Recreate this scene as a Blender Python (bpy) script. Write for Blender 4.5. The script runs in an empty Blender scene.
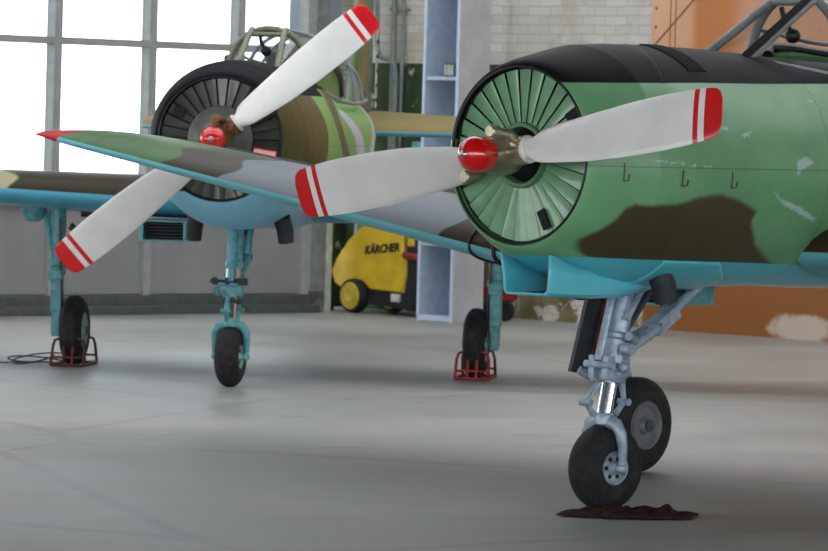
import bpy, math, random
import numpy as np
from mathutils import Vector, Matrix

random.seed(7)
np.random.seed(7)
C = bpy.context.scene.collection
R = math.radians
PI = math.pi

# ------------------------------------------------------------------ camera, world, light, exposure
CAM_H = 1.658
cam_d = bpy.data.cameras.new('camera')
cam = bpy.data.objects.new('camera', cam_d)
C.objects.link(cam)
cam_d.sensor_width = 36.0
cam_d.lens = 4541.0 / 828.0 * 36.0
cam_d.clip_start = 0.5
cam_d.clip_end = 400
cam.matrix_world = (Matrix.Translation((0, 0, CAM_H)) @ Matrix.Rotation(R(90 - 1.883), 4, 'X')
                    @ Matrix.Rotation(0.0279, 4, 'Z'))
cam_d.dof.use_dof = True
cam_d.dof.focus_distance = 19.8
cam_d.dof.aperture_fstop = 10.0
bpy.context.scene.camera = cam

SKY = 4.6
world = bpy.data.worlds.new('sky')
bpy.context.scene.world = world
world.use_nodes = True
wn = world.node_tree.nodes
wn['Background'].inputs['Color'].default_value = (0.93, 0.97, 1.0, 1)
wn['Background'].inputs['Strength'].default_value = SKY

vs = bpy.context.scene.view_settings
vs.view_transform = 'Standard'
vs.look = 'None'
vs.gamma = 1.0
vs.use_curve_mapping = False
vs.exposure = 0.0


# ------------------------------------------------------------------ materials
def srgb(r, g, b):
    f = lambda c: (c / 255 / 12.92) if c <= 10 else ((c / 255 + 0.055) / 1.055) ** 2.4
    return (f(r), f(g), f(b), 1.0)


class NT:
    def __init__(s, name):
        s.m = bpy.data.materials.new(name)
        s.m.use_nodes = True
        s.t = s.m.node_tree
        s.p = s.t.nodes['Principled BSDF']
        s.out = s.t.nodes['Material Output']

    def n(s, kind, **kw):
        nd = s.t.nodes.new(kind)
        for k, v in kw.items():
            if k in nd.inputs.keys():
                nd.inputs[k].default_value = v
            else:
                setattr(nd, k, v)
        return nd

    def l(s, a, b):
        s.t.links.new(a, b)

    def mix(s, fac, a, b):
        nd = s.t.nodes.new('ShaderNodeMixRGB')
        for i, v in enumerate((fac, a, b)):
            if hasattr(v, 'links'):
                s.l(v, nd.inputs[i])
            else:
                nd.inputs[i].default_value = v
        return nd.outputs[0]

    def ramp(s, src, lo, hi):
        nd = s.n('ShaderNodeMapRange')
        nd.interpolation_type = 'SMOOTHSTEP'
        nd.inputs['From Min'].default_value = lo
        nd.inputs['From Max'].default_value = hi
        s.l(src, nd.inputs['Value'])
        return nd.outputs['Result']

    def math(s, op, a, b=None):
        nd = s.n('ShaderNodeMath')
        nd.operation = op
        for i, v in enumerate((a, b)):
            if v is None:
                continue
            if hasattr(v, 'links'):
                s.l(v, nd.inputs[i])
            else:
                nd.inputs[i].default_value = v
        return nd.outputs[0]

    def coord(s):
        return s.n('ShaderNodeTexCoord').outputs['Object']

    def noise(s, vec, scale, detail=4, rough=0.55, stretch=None):
        if stretch:
            mp = s.n('ShaderNodeMapping')
            mp.inputs['Scale'].default_value = stretch
            s.l(vec, mp.inputs['Vector'])
            vec = mp.outputs['Vector']
        nd = s.n('ShaderNodeTexNoise')
        nd.inputs['Scale'].default_value = scale
        nd.inputs['Detail'].default_value = detail
        nd.inputs['Roughness'].default_value = rough
        s.l(vec, nd.inputs['Vector'])
        return nd.outputs['Fac']

    def bump(s, h, strength, dist=0.01):
        nd = s.n('ShaderNodeBump')
        nd.inputs['Strength'].default_value = strength
        nd.inputs['Distance'].default_value = dist
        s.l(h, nd.inputs['Height'])
        s.l(nd.outputs['Normal'], s.p.inputs['Normal'])


def mat(name, col, rough=0.5, metal=0.0, var=0.12, scale=12, coat=0.0, spec=0.5):
    t = NT(name)
    v = t.noise(t.coord(), scale)
    dark = tuple(c * (1 - var * 2) for c in col[:3]) + (1,)
    lite = tuple(min(1, c * (1 + var)) for c in col[:3]) + (1,)
    t.l(t.mix(t.ramp(v, 0.3, 0.7), dark, lite), t.p.inputs['Base Color'])
    t.p.inputs['Roughness'].default_value = rough
    t.p.inputs['Metallic'].default_value = metal
    t.p.inputs['Coat Weight'].default_value = coat
    t.p.inputs['Specular IOR Level'].default_value = spec
    return t.m


def glass_mat(name, tint=(0.93, 0.96, 0.97, 1)):
    t = NT(name)
    tr = t.n('ShaderNodeBsdfTransparent')
    tr.inputs['Color'].default_value = tint
    gl = t.n('ShaderNodeBsdfGlossy')
    gl.inputs['Roughness'].default_value = 0.03
    lw = t.n('ShaderNodeLayerWeight')
    lw.inputs['Blend'].default_value = 0.5
    fz = t.math('ADD', 0.03, t.math('MULTIPLY', t.math('POWER', lw.outputs['Facing'], 4.0), 0.45))
    mx = t.n('ShaderNodeMixShader')
    t.l(fz, mx.inputs[0])
    t.l(tr.outputs[0], mx.inputs[1])
    t.l(gl.outputs[0], mx.inputs[2])
    t.l(mx.outputs[0], t.out.inputs['Surface'])
    return t.m


MASKS = ('gray', 'brown', 'blue', 'white', 'black', 'red', 'scuff')


def paint_mat(name, cols, xlines=(), hline=None, rough=0.36, coat=0.15, spec=0.5):
    """camouflage paint: each mask is a signed distance stored on the mesh, thresholded here"""
    t = NT(name)
    co = t.coord()
    wob = t.noise(co, 9, 3)
    base = cols['green']
    v = t.ramp(t.noise(co, 5), 0.3, 0.7)
    col = t.mix(v, tuple(c * 0.9 for c in base[:3]) + (1,), tuple(min(1, c * 1.06) for c in base[:3]) + (1,))
    width = dict(gray=0.012, brown=0.016, blue=0.0025, white=0.004, black=0.0025, red=0.004, scuff=0.006)
    for k in MASKS:
        at = t.n('ShaderNodeAttribute')
        at.attribute_name = 'sd_' + k
        f = at.outputs['Fac']
        if k == 'scuff':
            sp = t.noise(co, 60, 5, 0.7)
            f = t.math('ADD', f, t.math('MULTIPLY', t.math('SUBTRACT', sp, 0.55), 0.05))
        elif k in ('brown', 'gray'):
            f = t.math('ADD', f, t.math('MULTIPLY', t.math('SUBTRACT', wob, 0.5), 0.02))
        w = width[k]
        mk = t.ramp(f, -w, w)
        col = t.mix(mk, col, cols[k])
        if k == 'black':
            blk = mk
    # small chips in the paint
    chip = t.ramp(t.noise(co, 38, 6, 0.75), 0.74, 0.78)
    col = t.mix(t.math('MULTIPLY', chip, 0.35), col, (0.55, 0.62, 0.55, 1))
    sx = t.n('ShaderNodeSeparateXYZ')
    t.l(co, sx.inputs[0])
    for x0, wd in xlines:
        d = t.math('ABSOLUTE', t.math('SUBTRACT', sx.outputs['X'], x0))
        f = t.ramp(d, wd, wd * 0.4)
        col = t.mix(t.math('MULTIPLY', f, 0.75), col, (0.02, 0.025, 0.02, 1))
    if hline is not None:
        d = t.math('ABSOLUTE', t.math('SUBTRACT', sx.outputs['Z'], hline))
        f = t.ramp(d, 0.004, 0.0015)
        col = t.mix(t.math('MULTIPLY', f, 0.45), col, (0.03, 0.06, 0.04, 1))
    t.l(col, t.p.inputs['Base Color'])
    t.l(t.math('ADD', t.math('MULTIPLY', blk, 0.08), rough), t.p.inputs['Roughness'])
    t.l(t.math('MULTIPLY', t.math('SUBTRACT', 1.0, blk), coat), t.p.inputs['Coat Weight'])
    t.l(t.math('SUBTRACT', spec, t.math('MULTIPLY', blk, spec * 0.93)), t.p.inputs['Specular IOR Level'])
    t.p.inputs['Coat Roughness'].default_value = 0.18
    t.bump(t.noise(co, 4, 2), 0.12, 0.02)
    return t.m


GREEN = srgb(112, 166, 118)
BROWN = srgb(72, 64, 40)
TEAL = srgb(70, 165, 180)
near_cols = dict(green=GREEN, gray=srgb(150, 158, 168), brown=BROWN, blue=srgb(86, 196, 214), white=srgb(205, 200, 188),
                 black=srgb(24, 24, 26), red=srgb(190, 22, 30), scuff=srgb(176, 205, 196))
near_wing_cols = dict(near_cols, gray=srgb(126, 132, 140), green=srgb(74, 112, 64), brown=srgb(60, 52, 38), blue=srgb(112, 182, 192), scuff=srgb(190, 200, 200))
far_cols = dict(green=srgb(118, 166, 92), gray=srgb(178, 184, 196), brown=srgb(76, 76, 42), blue=srgb(138, 198, 224),
                white=srgb(205, 205, 200), black=srgb(26, 27, 30), red=srgb(190, 22, 30), scuff=srgb(200, 205, 205))
far_wing_cols = dict(far_cols, brown=srgb(56, 50, 38), blue=srgb(84, 158, 180), gray=srgb(160, 150, 125))
far_tail_cols = dict(far_cols, green=srgb(92, 116, 68), brown=srgb(128, 112, 62), blue=srgb(92, 152, 165))

M = {}
M['paint_near'] = paint_mat('camouflage paint', near_cols, xlines=((1.62, 0.005),), hline=1.512)
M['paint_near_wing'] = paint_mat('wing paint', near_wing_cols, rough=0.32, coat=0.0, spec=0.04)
M['paint_far'] = paint_mat('worn camouflage paint', far_cols, xlines=((1.62, 0.006),), hline=1.512, rough=0.42, coat=0.04, spec=0.22)
M['paint_far_wing'] = paint_mat('worn wing paint', far_wing_cols, rough=0.34, coat=0.0, spec=0.03)
M['paint_far_tail'] = paint_mat('tail paint', far_tail_cols, rough=0.5, coat=0.0, spec=0.25)
M['gill_green'] = mat('pale green gill paint', srgb(112, 160, 120), 0.3, var=0.1, scale=7, coat=0.5)
M['gill_dark'] = mat('dark olive gill paint', srgb(60, 64, 56), 0.3, var=0.15, scale=7, coat=0.5)
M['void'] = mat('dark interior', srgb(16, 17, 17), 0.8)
M['plate_near'] = mat('green gearcase ring', srgb(84, 128, 94), 0.4)
M['plate_far'] = mat('grey gearcase ring', srgb(96, 98, 92), 0.35, metal=0.3)
M['blade'] = mat('pale grey blade paint', srgb(232, 231, 228), 0.35, var=0.03, scale=5, coat=0.2)
M['blade_white'] = mat('white tip band paint', srgb(232, 230, 228), 0.35, var=0.02)
M['blade_red'] = mat('red tip paint', srgb(214, 6, 18), 0.3, var=0.05, coat=0.3)
M['red'] = mat('glossy red paint', srgb(216, 6, 12), 0.16, var=0.03, coat=1.0)
M['bronze'] = mat('bronzed steel', srgb(178, 170, 148), 0.3, metal=0.8, var=0.15)
M['rusty'] = mat('greasy brown steel', srgb(128, 92, 58), 0.5, metal=0.5, var=0.3, scale=30)
M['steel'] = mat('bright steel', srgb(190, 188, 182), 0.25, metal=0.9)
M['chrome'] = mat('chromed piston', srgb(225, 228, 232), 0.12, metal=1.0, var=0.02)
M['gear_gray'] = mat('silver grey gear paint', srgb(160, 176, 192), 0.35, metal=0.25, var=0.12, scale=25)
M['gear_gray2'] = mat('dull grey wheel paint', srgb(112, 114, 116), 0.5, metal=0.2, var=0.1)
M['gear_teal'] = mat('teal gear paint', srgb(92, 160, 166), 0.4, var=0.15, scale=25)
M['gear_teal_mid'] = mat('bright teal gear paint', srgb(98, 164, 176), 0.35, var=0.15, scale=25)
M['hub_green'] = mat('pale green wheel paint', srgb(128, 170, 160), 0.4, var=0.1)
M['rubber'] = mat('black rubber', srgb(40, 40, 42), 0.75, var=0.25, scale=18, spec=0.3)
M['blackpaint'] = mat('black paint', srgb(28, 28, 30), 0.35)
M['darkgray'] = mat('dark grey paint', srgb(62, 66, 70), 0.5)
M['exhaust'] = mat('sooty exhaust metal', srgb(56, 58, 60), 0.6, metal=0.4)
M['brownsoot'] = mat('brown stained duct', srgb(96, 80, 56), 0.6)
M['frame_gray'] = mat('grey canopy frame paint', srgb(132, 136, 138), 0.4)
M['frame_olive'] = mat('olive canopy frame paint', srgb(112, 114, 94), 0.4)
M['glass'] = glass_mat('window glass')
M['canopy_glass'] = glass_mat('canopy plexiglass', (0.90, 0.92, 0.94, 1))
M['redsteel'] = mat('dark red steel tube', srgb(140, 24, 26), 0.45, var=0.2)
M['redsteel2'] = mat('worn red brown steel tube', srgb(98, 34, 30), 0.5, var=0.25)
M['cloth'] = mat('maroon cloth', srgb(62, 36, 36), 0.95, var=0.3, scale=40, spec=0.1)
M['wire'] = mat('dark wire', srgb(40, 42, 44), 0.5)
M['yellow'] = mat('yellow plastic', srgb(214, 178, 38), 0.45, var=0.08, scale=5)
M['yellow2'] = mat('faded yellow plastic', srgb(196, 172, 58), 0.5, var=0.1)
M['blackplastic'] = mat('black plastic', srgb(34, 36, 40), 0.55)
M['label'] = mat('white label', srgb(205, 205, 200), 0.6)
M['locker'] = mat('pale blue grey steel', srgb(168, 182, 200), 0.45, var=0.05)
M['locker_side'] = mat('grey sheet steel', srgb(176, 178, 182), 0.5, var=0.06, scale=4)
M['door_frame'] = mat('grey door frame', srgb(150, 152, 151), 0.5, var=0.05)
M['door_panel'] = mat('grey door panel', srgb(138, 139, 140), 0.5, var=0.05, scale=2)
M['rail'] = mat('dark grey rail', srgb(76, 82, 84), 0.5)
M['cream'] = mat('cream post', srgb(186, 190, 182), 0.6)
M['pipe'] = mat('grey pipe', srgb(124, 130, 128), 0.5)
M['column'] = mat('grey green column', srgb(128, 146, 136), 0.5)
M['ceil'] = mat('ceiling boards', srgb(96, 95, 93), 0.8)
M['siding'] = None


def siding_mat():
    t = NT('white siding')
    co = t.coord()
    w = t.n('ShaderNodeTexWave')
    w.bands_direction = 'Z'
    w.inputs['Scale'].default_value = 1.6
    w.inputs['Distortion'].default_value = 0
    t.l(co, w.inputs['Vector'])
    t.l(t.mix(t.ramp(w.outputs['Fac'], 0.02, 0.12), srgb(190, 195, 198), srgb(240, 242, 242)), t.p.inputs['Base Color'])
    t.p.inputs['Roughness'].default_value = 0.7
    return t.m


M['siding'] = siding_mat()


def floor_mat():
    t = NT('worn concrete floor')
    co = t.coord()
    a = t.ramp(t.noise(co, 0.55, 6, 0.6), 0.32, 0.68)
    b = t.ramp(t.noise(co, 3.5, 8, 0.7, stretch=(0.5, 1, 1)), 0.3, 0.7)
    c = t.mix(a, srgb(126, 127, 125), srgb(157, 155, 149))
    c = t.mix(t.math('MULTIPLY', b, 0.5), c, srgb(128, 128, 126))
    st = t.ramp(t.noise(co, 1.4, 5, 0.65, stretch=(0.6, 1.3, 1)), 0.60, 0.72)
    c = t.mix(t.math('MULTIPLY', st, 0.7), c, srgb(104, 104, 103))
    sp = t.ramp(t.noise(co, 14, 4, 0.6), 0.72, 0.76)
    c = t.mix(t.math('MULTIPLY', sp, 0.5), c, srgb(88, 84, 80))
    # hairline cracks
    v = t.n('ShaderNodeTexVoronoi')
    v.feature = 'DISTANCE_TO_EDGE'
    v.inputs['Scale'].default_value = 0.2
    mp = t.n('ShaderNodeMixRGB')
    mp.inputs[0].default_value = 0.12
    t.l(co, mp.inputs[1])
    nz = t.n('ShaderNodeTexNoise')
    nz.inputs['Scale'].default_value = 1.2
    nz.inputs['Detail'].default_value = 6
    t.l(co, nz.inputs['Vector'])
    t.l(nz.outputs['Color'], mp.inputs[2])
    t.l(mp.outputs[0], v.inputs['Vector'])
    cr = t.ramp(v.outputs['Distance'], 0.008, 0.002)
    c = t.mix(t.math('MULTIPLY', cr, 0.22), c, srgb(84, 82, 80))
    t.l(c, t.p.inputs['Base Color'])
    rr = t.n('ShaderNodeMapRange')
    rr.inputs['To Min'].default_value = 0.42
    rr.inputs['To Max'].default_value = 0.62
    t.l(a, rr.inputs['Value'])
    t.l(rr.outputs[0], t.p.inputs['Roughness'])
    t.bump(t.noise(co, 25, 5), 0.08, 0.01)
    return t.m


def brick_mat(name, dado, dado2, h, peel):
    """painted brick, object x runs along the wall and z up"""
    t = NT(name)
    co = t.coord()
    cmb = t.n('ShaderNodeCombineXYZ')
    sx = t.n('ShaderNodeSeparateXYZ')
    t.l(co, sx.inputs[0])
    t.l(sx.outputs['X'], cmb.inputs[0])
    t.l(sx.outputs['Z'], cmb.inputs[1])
    br = t.n('ShaderNodeTexBrick')
    br.inputs['Scale'].default_value = 1.0
    br.inputs['Brick Width'].default_value = 0.26
    br.inputs['Row Height'].default_value = 0.078
    br.inputs['Mortar Size'].default_value = 0.006
    br.inputs['Mortar Smooth'].default_value = 0.5
    br.inputs['Color1'].default_value = srgb(205, 202, 194)
    br.inputs['Color2'].default_value = srgb(190, 186, 178)
    br.inputs['Mortar'].default_value = srgb(172, 167, 158)
    jit = t.n('ShaderNodeTexNoise')
    jit.inputs['Scale'].default_value = 5
    jit.inputs['Detail'].default_value = 3
    t.l(co, jit.inputs['Vector'])
    va = t.n('ShaderNodeMixRGB')
    va.inputs[0].default_value = 0.035
    t.l(cmb.outputs[0], va.inputs[1])
    t.l(jit.outputs['Color'], va.inputs[2])
    t.l(va.outputs[0], br.inputs['Vector'])
    c = br.outputs['Color']
    dirt = t.ramp(t.noise(co, 1.1, 6, 0.65), 0.46, 0.66)
    c = t.mix(t.math('MULTIPLY', dirt, 0.6), c, srgb(166, 146, 120))
    d2 = t.ramp(t.noise(co, 5, 6, 0.7), 0.55, 0.75)
    c = t.mix(t.math('MULTIPLY', d2, 0.5), c, srgb(140, 128, 112))
    dm = t.ramp(sx.outputs['Z'], h + 0.006, h - 0.006)
    pl = t.ramp(t.noise(co, 2.6, 7, 0.65), peel, peel - 0.04)
    dc = t.mix(t.ramp(t.noise(co, 4, 5), 0.35, 0.7), dado, dado2)
    c = t.mix(t.math('MULTIPLY', dm, pl), c, dc)
    t.l(c, t.p.inputs['Base Color'])
    t.p.inputs['Roughness'].default_value = 0.8
    t.bump(br.outputs['Fac'], -0.4, 0.008)
    return t.m


def orange_mat():
    t = NT('orange painted steel')
    co = t.coord()
    sx = t.n('ShaderNodeSeparateXYZ')
    t.l(co, sx.inputs[0])
    a = t.ramp(t.noise(co, 1.2, 5, 0.6, stretch=(1, 1, 0.4)), 0.42, 0.6)
    strong = t.ramp(sx.outputs['X'], 0.42, 0.56)
    c = t.mix(a, srgb(214, 164, 128), srgb(200, 148, 110))
    c = t.mix(strong, c, srgb(176, 104, 36))
    pale = t.ramp(sx.outputs['X'], 0.85, 1.15)
    up = t.ramp(sx.outputs['Z'], 1.4, 1.9)
    c = t.mix(t.math('MULTIPLY', t.math('MULTIPLY', pale, up), 0.9), c, srgb(190, 136, 104))
    low = t.ramp(sx.outputs['Z'], 1.4, 0.7)
    c = t.mix(low, c, srgb(136, 78, 20))
    # pale worn patch near the floor
    n2 = t.noise(co, 3.5, 6, 0.7)
    dx = t.math('DIVIDE', t.math('SUBTRACT', sx.outputs['X'], 1.80), 0.34)
    dz = t.math('DIVIDE', t.math('SUBTRACT', sx.outputs['Z'], 0.08), 0.14)
    rr = t.math('ADD', t.math('MULTIPLY', dx, dx), t.math('MULTIPLY', dz, dz))
    pm = t.ramp(t.math('ADD', rr, t.math('MULTIPLY', t.math('SUBTRACT', n2, 0.5), 2.5)), 1.1, 0.4)
    c = t.mix(t.math('MULTIPLY', pm, 0.8), c, srgb(196, 184, 170))
    sp = t.ramp(t.noise(co, 30, 4, 0.7), 0.68, 0.74)
    c = t.mix(t.math('MULTIPLY', sp, 0.5), c, srgb(205, 180, 150))
    t.l(c, t.p.inputs['Base Color'])
    t.p.inputs['Roughness'].default_value = 0.45
    return t.m


# ------------------------------------------------------------------ mesh helpers
class MB:
    def __init__(s):
        s.v, s.f, s.mi, s.cur = [], [], [], 0

    def add(s, verts, faces):
        o = len(s.v)
        s.v += [tuple(map(float, q)) for q in verts]
        s.f += [tuple(i + o for i in f) for f in faces]
        s.mi += [s.cur] * len(faces)

    def box(s, c, d, rot=None):
        x, y, z = d[0] / 2, d[1] / 2, d[2] / 2
        vs_ = [Vector((a, b, e)) for a in (-x, x) for b in (-y, y) for e in (-z, z)]
        if rot is not None:
            vs_ = [rot @ q for q in vs_]
        c = Vector(c)
        s.add([q + c for q in vs_], [(0, 1, 3, 2), (4, 6, 7, 5), (0, 4, 5, 1), (2, 3, 7, 6), (0, 2, 6, 4), (1, 5, 7, 3)])

    def rings(s, rings, closed=True, cap=True):
        n = len(rings[0])
        vs_ = [q for r in rings for q in r]
        fs = []
        for i in range(len(rings) - 1):
            for j in range(n if closed else n - 1):
                k = (j + 1) % n
                fs.append((i * n + j, i * n + k, (i + 1) * n + k, (i + 1) * n + j))
        if cap and closed:
            fs.append(tuple(range(n - 1, -1, -1)))
            fs.append(tuple((len(rings) - 1) * n + j for j in range(n)))
        s.add(vs_, fs)

    def tube(s, pts, rad, n=12, cap=True):
        """swept tube along a polyline; rad is a number or one per point"""
        pts = [Vector(q) for q in pts]
        rs = rad if isinstance(rad, (list, tuple)) else [rad] * len(pts)
        rings = []
        up = None
        for i, q in enumerate(pts):
            a = pts[max(0, i - 1)]
            b = pts[min(len(pts) - 1, i + 1)]
            d = (b - a).normalized()
            if up is None:
                up = Vector((0, 0, 1)) if abs(d.z) < 0.9 else Vector((1, 0, 0))
            x = d.cross(up)
            if x.length < 1e-4:
                x = d.orthogonal()
            x.normalize()
            y = x.cross(d).normalized()
            up = y
            rings.append([q + (x * math.cos(t) + y * math.sin(t)) * rs[i] for t in np.linspace(0, 2 * PI, n, endpoint=False)])
        s.rings(rings, True, cap)

    def lathe(s, origin, axis, prof, n=32, cap=True):
        """prof: (distance along axis, radius)"""
        o = Vector(origin)
        a = Vector(axis).normalized()
        x = a.orthogonal().normalized()
        y = a.cross(x)
        s.rings([[o + a * d + (x * math.cos(t) + y * math.sin(t)) * max(r, 1e-4)
                  for t in np.linspace(0, 2 * PI, n, endpoint=False)] for d, r in prof], True, cap)

    def ball(s, c, r, n=14, sc=(1, 1, 1)):
        rings = []
        for i in range(1, n):
            ph = PI * i / n
            rings.append([(c[0] + sc[0] * r * math.sin(ph) * math.cos(t), c[1] + sc[1] * r * math.sin(ph) * math.sin(t),
                           c[2] + sc[2] * r * math.cos(ph)) for t in np.linspace(0, 2 * PI, n * 2, endpoint=False)])
        s.rings(rings)

    def prism(s, poly, dvec):
        """polygon of 3-D points extruded by a vector"""
        n = len(poly)
        d = Vector(dvec)
        a = [Vector(q) for q in poly]
        b = [q + d for q in a]
        s.add(a + b, [tuple(range(n - 1, -1, -1)), tuple(range(n, 2 * n))] + [(i, (i + 1) % n, n + (i + 1) % n, n + i) for i in range(n)])

    def build(s, name, mats, parent=None, smooth=35, bevel=0, world=None):
        me = bpy.data.meshes.new(name)
        me.from_pydata(s.v, [], s.f)
        if not isinstance(mats, (list, tuple)):
            mats = [mats]
        for m in mats:
            me.materials.append(m)
        me.polygons.foreach_set('material_index', s.mi)
        me.update()
        import bmesh
        bm = bmesh.new()
        bm.from_mesh(me)
        bmesh.ops.recalc_face_normals(bm, faces=bm.faces)
        bm.to_mesh(me)
        bm.free()
        if smooth:
            me.shade_smooth()
            me.set_sharp_from_angle(angle=R(smooth))
        o = bpy.data.objects.new(name, me)
        C.objects.link(o)
        if parent is not None:
            o.parent = parent
        if world is not None:
            o.matrix_world = world
        if bevel:
            b = o.modifiers.new('edge', 'BEVEL')
            b.width = bevel
            b.segments = 2
            b.limit_method = 'ANGLE'
        return o


def tag(o, label=None, cat=None, group=None, kind=None):
    if label: o['label'] = label
    if cat: o['category'] = cat
    if group: o['group'] = group
    if kind: o['kind'] = kind
    return o


def empty(name, loc, rz=0):
    o = bpy.data.objects.new(name, None)
    o.location = loc
    o.rotation_euler = (0, 0, rz)
    o.empty_display_size = 0.2
    C.objects.link(o)
    return o


def frame(origin, ang):
    """local x runs along direction ang in plan, z up"""
    return Matrix.Translation(origin) @ Matrix.Rotation(ang, 4, 'Z')


def poly_sd(px, py, poly):
    """signed distance to a polygon, positive inside"""
    poly = np.array(poly, float)
    d2 = np.full(px.shape, 1e9)
    inside = np.zeros(px.shape, bool)
    n = len(poly)
    for i in range(n):
        a, b = poly[i], poly[(i + 1) % n]
        e = b - a
        w0, w1 = px - a[0], py - a[1]
        t = np.clip((w0 * e[0] + w1 * e[1]) / max(e @ e, 1e-12), 0, 1)
        d2 = np.minimum(d2, (w0 - t * e[0]) ** 2 + (w1 - t * e[1]) ** 2)
        c = ((a[1] <= py) & (b[1] > py)) | ((b[1] <= py) & (a[1] > py))
        with np.errstate(divide='ignore', invalid='ignore'):
            xi = a[0] + (py - a[1]) * e[0] / (e[1] if abs(e[1]) > 1e-12 else 1e-12)
        inside ^= c & (px < xi)
    return np.where(inside, 1, -1) * np.sqrt(d2)


def paint(o, fn):
    me = o.data
    n = len(me.vertices)
    co = np.empty(n * 3, np.float32)
    me.vertices.foreach_get('co', co)
    co = co.reshape(-1, 3).astype(float)
    res = fn(co[:, 0], co[:, 1], co[:, 2])
    for k in MASKS:
        a = me.attributes.new('sd_' + k, 'FLOAT', 'POINT')
        v = res.get(k)
        v = np.full(n, -1.0) if v is None else np.broadcast_to(v, (n,))
        a.data.foreach_set('value', np.ascontiguousarray(v, dtype=np.float32))
    return o


# ------------------------------------------------------------------ the hangar
WD = math.atan2(0.677, 0.735)            # direction of the glazed door wall in plan
RD = math.atan2(-0.735, 0.677)           # direction of the brick wall in plan
door_o = Vector((-0.89, 39.92, 0))       # right end of the glazed door
F_door = frame(door_o, WD)
brick_o = Vector((2.41, 38.07, 0))
F_brick = frame(brick_o, RD)             # local +x runs toward the viewer's right

fl = MB()
fl.add([(-45, -14, 0), (40, -14, 0), (40, 60, 0), (-45, 60, 0)], [(0, 1, 2, 3)])
tag(fl.build('floor', floor_mat(), smooth=0), kind='structure')

# brick wall on the right: from the corner to far right
bw = MB()
bw.box((12.5, -0.0 + 0.15, 3.6), (35.1, 0.3, 7.2))
wall_r = bw.build('wall_right', brick_mat('painted brick', srgb(98, 92, 50), srgb(142, 128, 98), 0.62, 0.54), smooth=0, world=F_brick)
tag(wall_r, kind='structure')
# the part of the same wall left of the locker carries a dark green dado
bw = MB()
bw.box((-2.8, 0.13, 3.6), (2.5, 0.3, 7.2))
bw.box((-4.4, 0.13, 3.6), (0.9, 0.3, 7.2))
gd = MB()
gd.box((-3.58, 0.10, 3.6), (2.36, 0.3, 7.2))
wall_b = gd.build('wall_back', brick_mat('brick with green dado', srgb(32, 56, 28), srgb(48, 76, 38), 2.22, 0.62), smooth=0, world=F_brick)
tag(wall_b, kind='structure')
# return wall behind the sliding glazed door
rw = MB()
rw.box((-14.0, 1.15, 3.6), (30.0, 0.3, 7.2))
# cut: the glazed opening starts left of x=-0.1, so build the wall as pieces
rw = MB()
rw.box((1.75, 1.0, 3.6), (1.5, 0.3, 7.2))
wall_l = rw.build('wall_left', brick_mat('rough brick with green dado', srgb(38, 60, 34), srgb(52, 78, 42), 2.22, 0.55), smooth=0, world=F_door)
tag(wall_l, kind='structure')
pm = NT('painted pillar')
sx_ = pm.n('ShaderNodeSeparateXYZ')
pm.l(pm.coord(), sx_.inputs[0])
pm.l(pm.mix(pm.ramp(sx_.outputs['Z'], 2.19, 2.21), srgb(44, 68, 38), srgb(138, 146, 154)), pm.p.inputs['Base Color'])
pm.p.inputs['Roughness'].default_value = 0.7
pl_ = MB()
pl_.box((0.32, 0.42, 3.6), (0.36, 0.3, 7.2))
tag(pl_.build('trim_5', pm.m, smooth=0, world=F_door), kind='structure')
rw = MB()
rw.box((-9.0, 0.35, 6.0), (17.9, 0.3, 2.4))
tag(rw.build('trim_1', M['ceil'], smooth=0, world=F_door), kind='structure')   # lintel above the glazed door
rw = MB()
rw.box((-26.0, 0.35, 3.6), (16.0, 0.3, 7.2))
tag(rw.build('wall_front', brick_mat('brick beyond the door', srgb(40, 66, 34), srgb(56, 86, 44), 2.2, 0.56), smooth=0, world=F_door), kind='structure')

# ceiling boards with open skylight strips between them
cb = MB()
cb.box((-2.5, 4.5, 7.3), (85, 37, 0.2))
y = 24.5
while y < 60:
    cb.box((-2.5, y + 1.2, 7.3), (85, 2.4, 0.2))
    y += 2.4 + 1.5
tag(cb.build('ceiling', M['ceil'], smooth=0), kind='structure')

# glazed sliding door: bays of window, each a frame with panes over a grey panel
edges = [-0.13, -0.94, -1.92, -2.94, -3.98, -5.0, -6.05, -7.1, -8.1, -9.1, -10.1, -11.1, -12.1, -13.1, -14.1, -15.1, -16.1, -17.1]
TOP = 4.8
for i in range(len(edges) - 1):
    b, a = edges[i], edges[i + 1]
    w = empty('window_%d' % (i + 1), (0, 0, 0))
    w.matrix_world = F_door
    tag(w, kind='structure')
    fr = MB()
    fr.box((a + 0.0, 0, (TOP + 0.10) / 2), (0.085, 0.12, TOP - 0.10))
    fr.box((a + 0.0, -0.065, (TOP + 0.10) / 2), (0.035, 0.02, TOP - 0.10))
    if i == 0:
        fr.box((b, 0, (TOP + 0.10) / 2), (0.10, 0.12, TOP - 0.10))
    for h in (0.94, 2.29, 3.6, TOP):
        fr.box(((a + b) / 2, 0, h), (b - a - 0.08, 0.10, 0.065))
    fr.build('window_frame', M['door_frame'], w, smooth=0, bevel=0.006)
    for h0, h1 in ((0.97, 2.255), (2.325, 3.565), (3.635, TOP - 0.03)):
        g = MB()
        g.box(((a + b) / 2, 0.01, (h0 + h1) / 2), (b - a - 0.08, 0.012, h1 - h0))
        g.build('pane', M['glass'], w, smooth=0)
    g = MB()
    g.box(((a + b) / 2, 0.02, 0.52), (b - a - 0.07, 0.04, 0.86))
    g.box(((a + b) / 2, 0.01, 0.205), (b - a - 0.085, 0.07, 0.07))
    g.box((a + 0.075, 0.0, 0.55), (0.03, 0.03, 0.72))
    g.build('lower_panel', M['door_panel'], w, smooth=0)
rl = MB()
rl.box((-8.6, -0.02, 0.115), (17.1, 0.16, 0.09))
rl.box((-8.6, -0.06, 0.037), (17.1, 0.22, 0.073))
rl.box((-0.04, -0.08, 0.16), (0.12, 0.1, 0.06))
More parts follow.
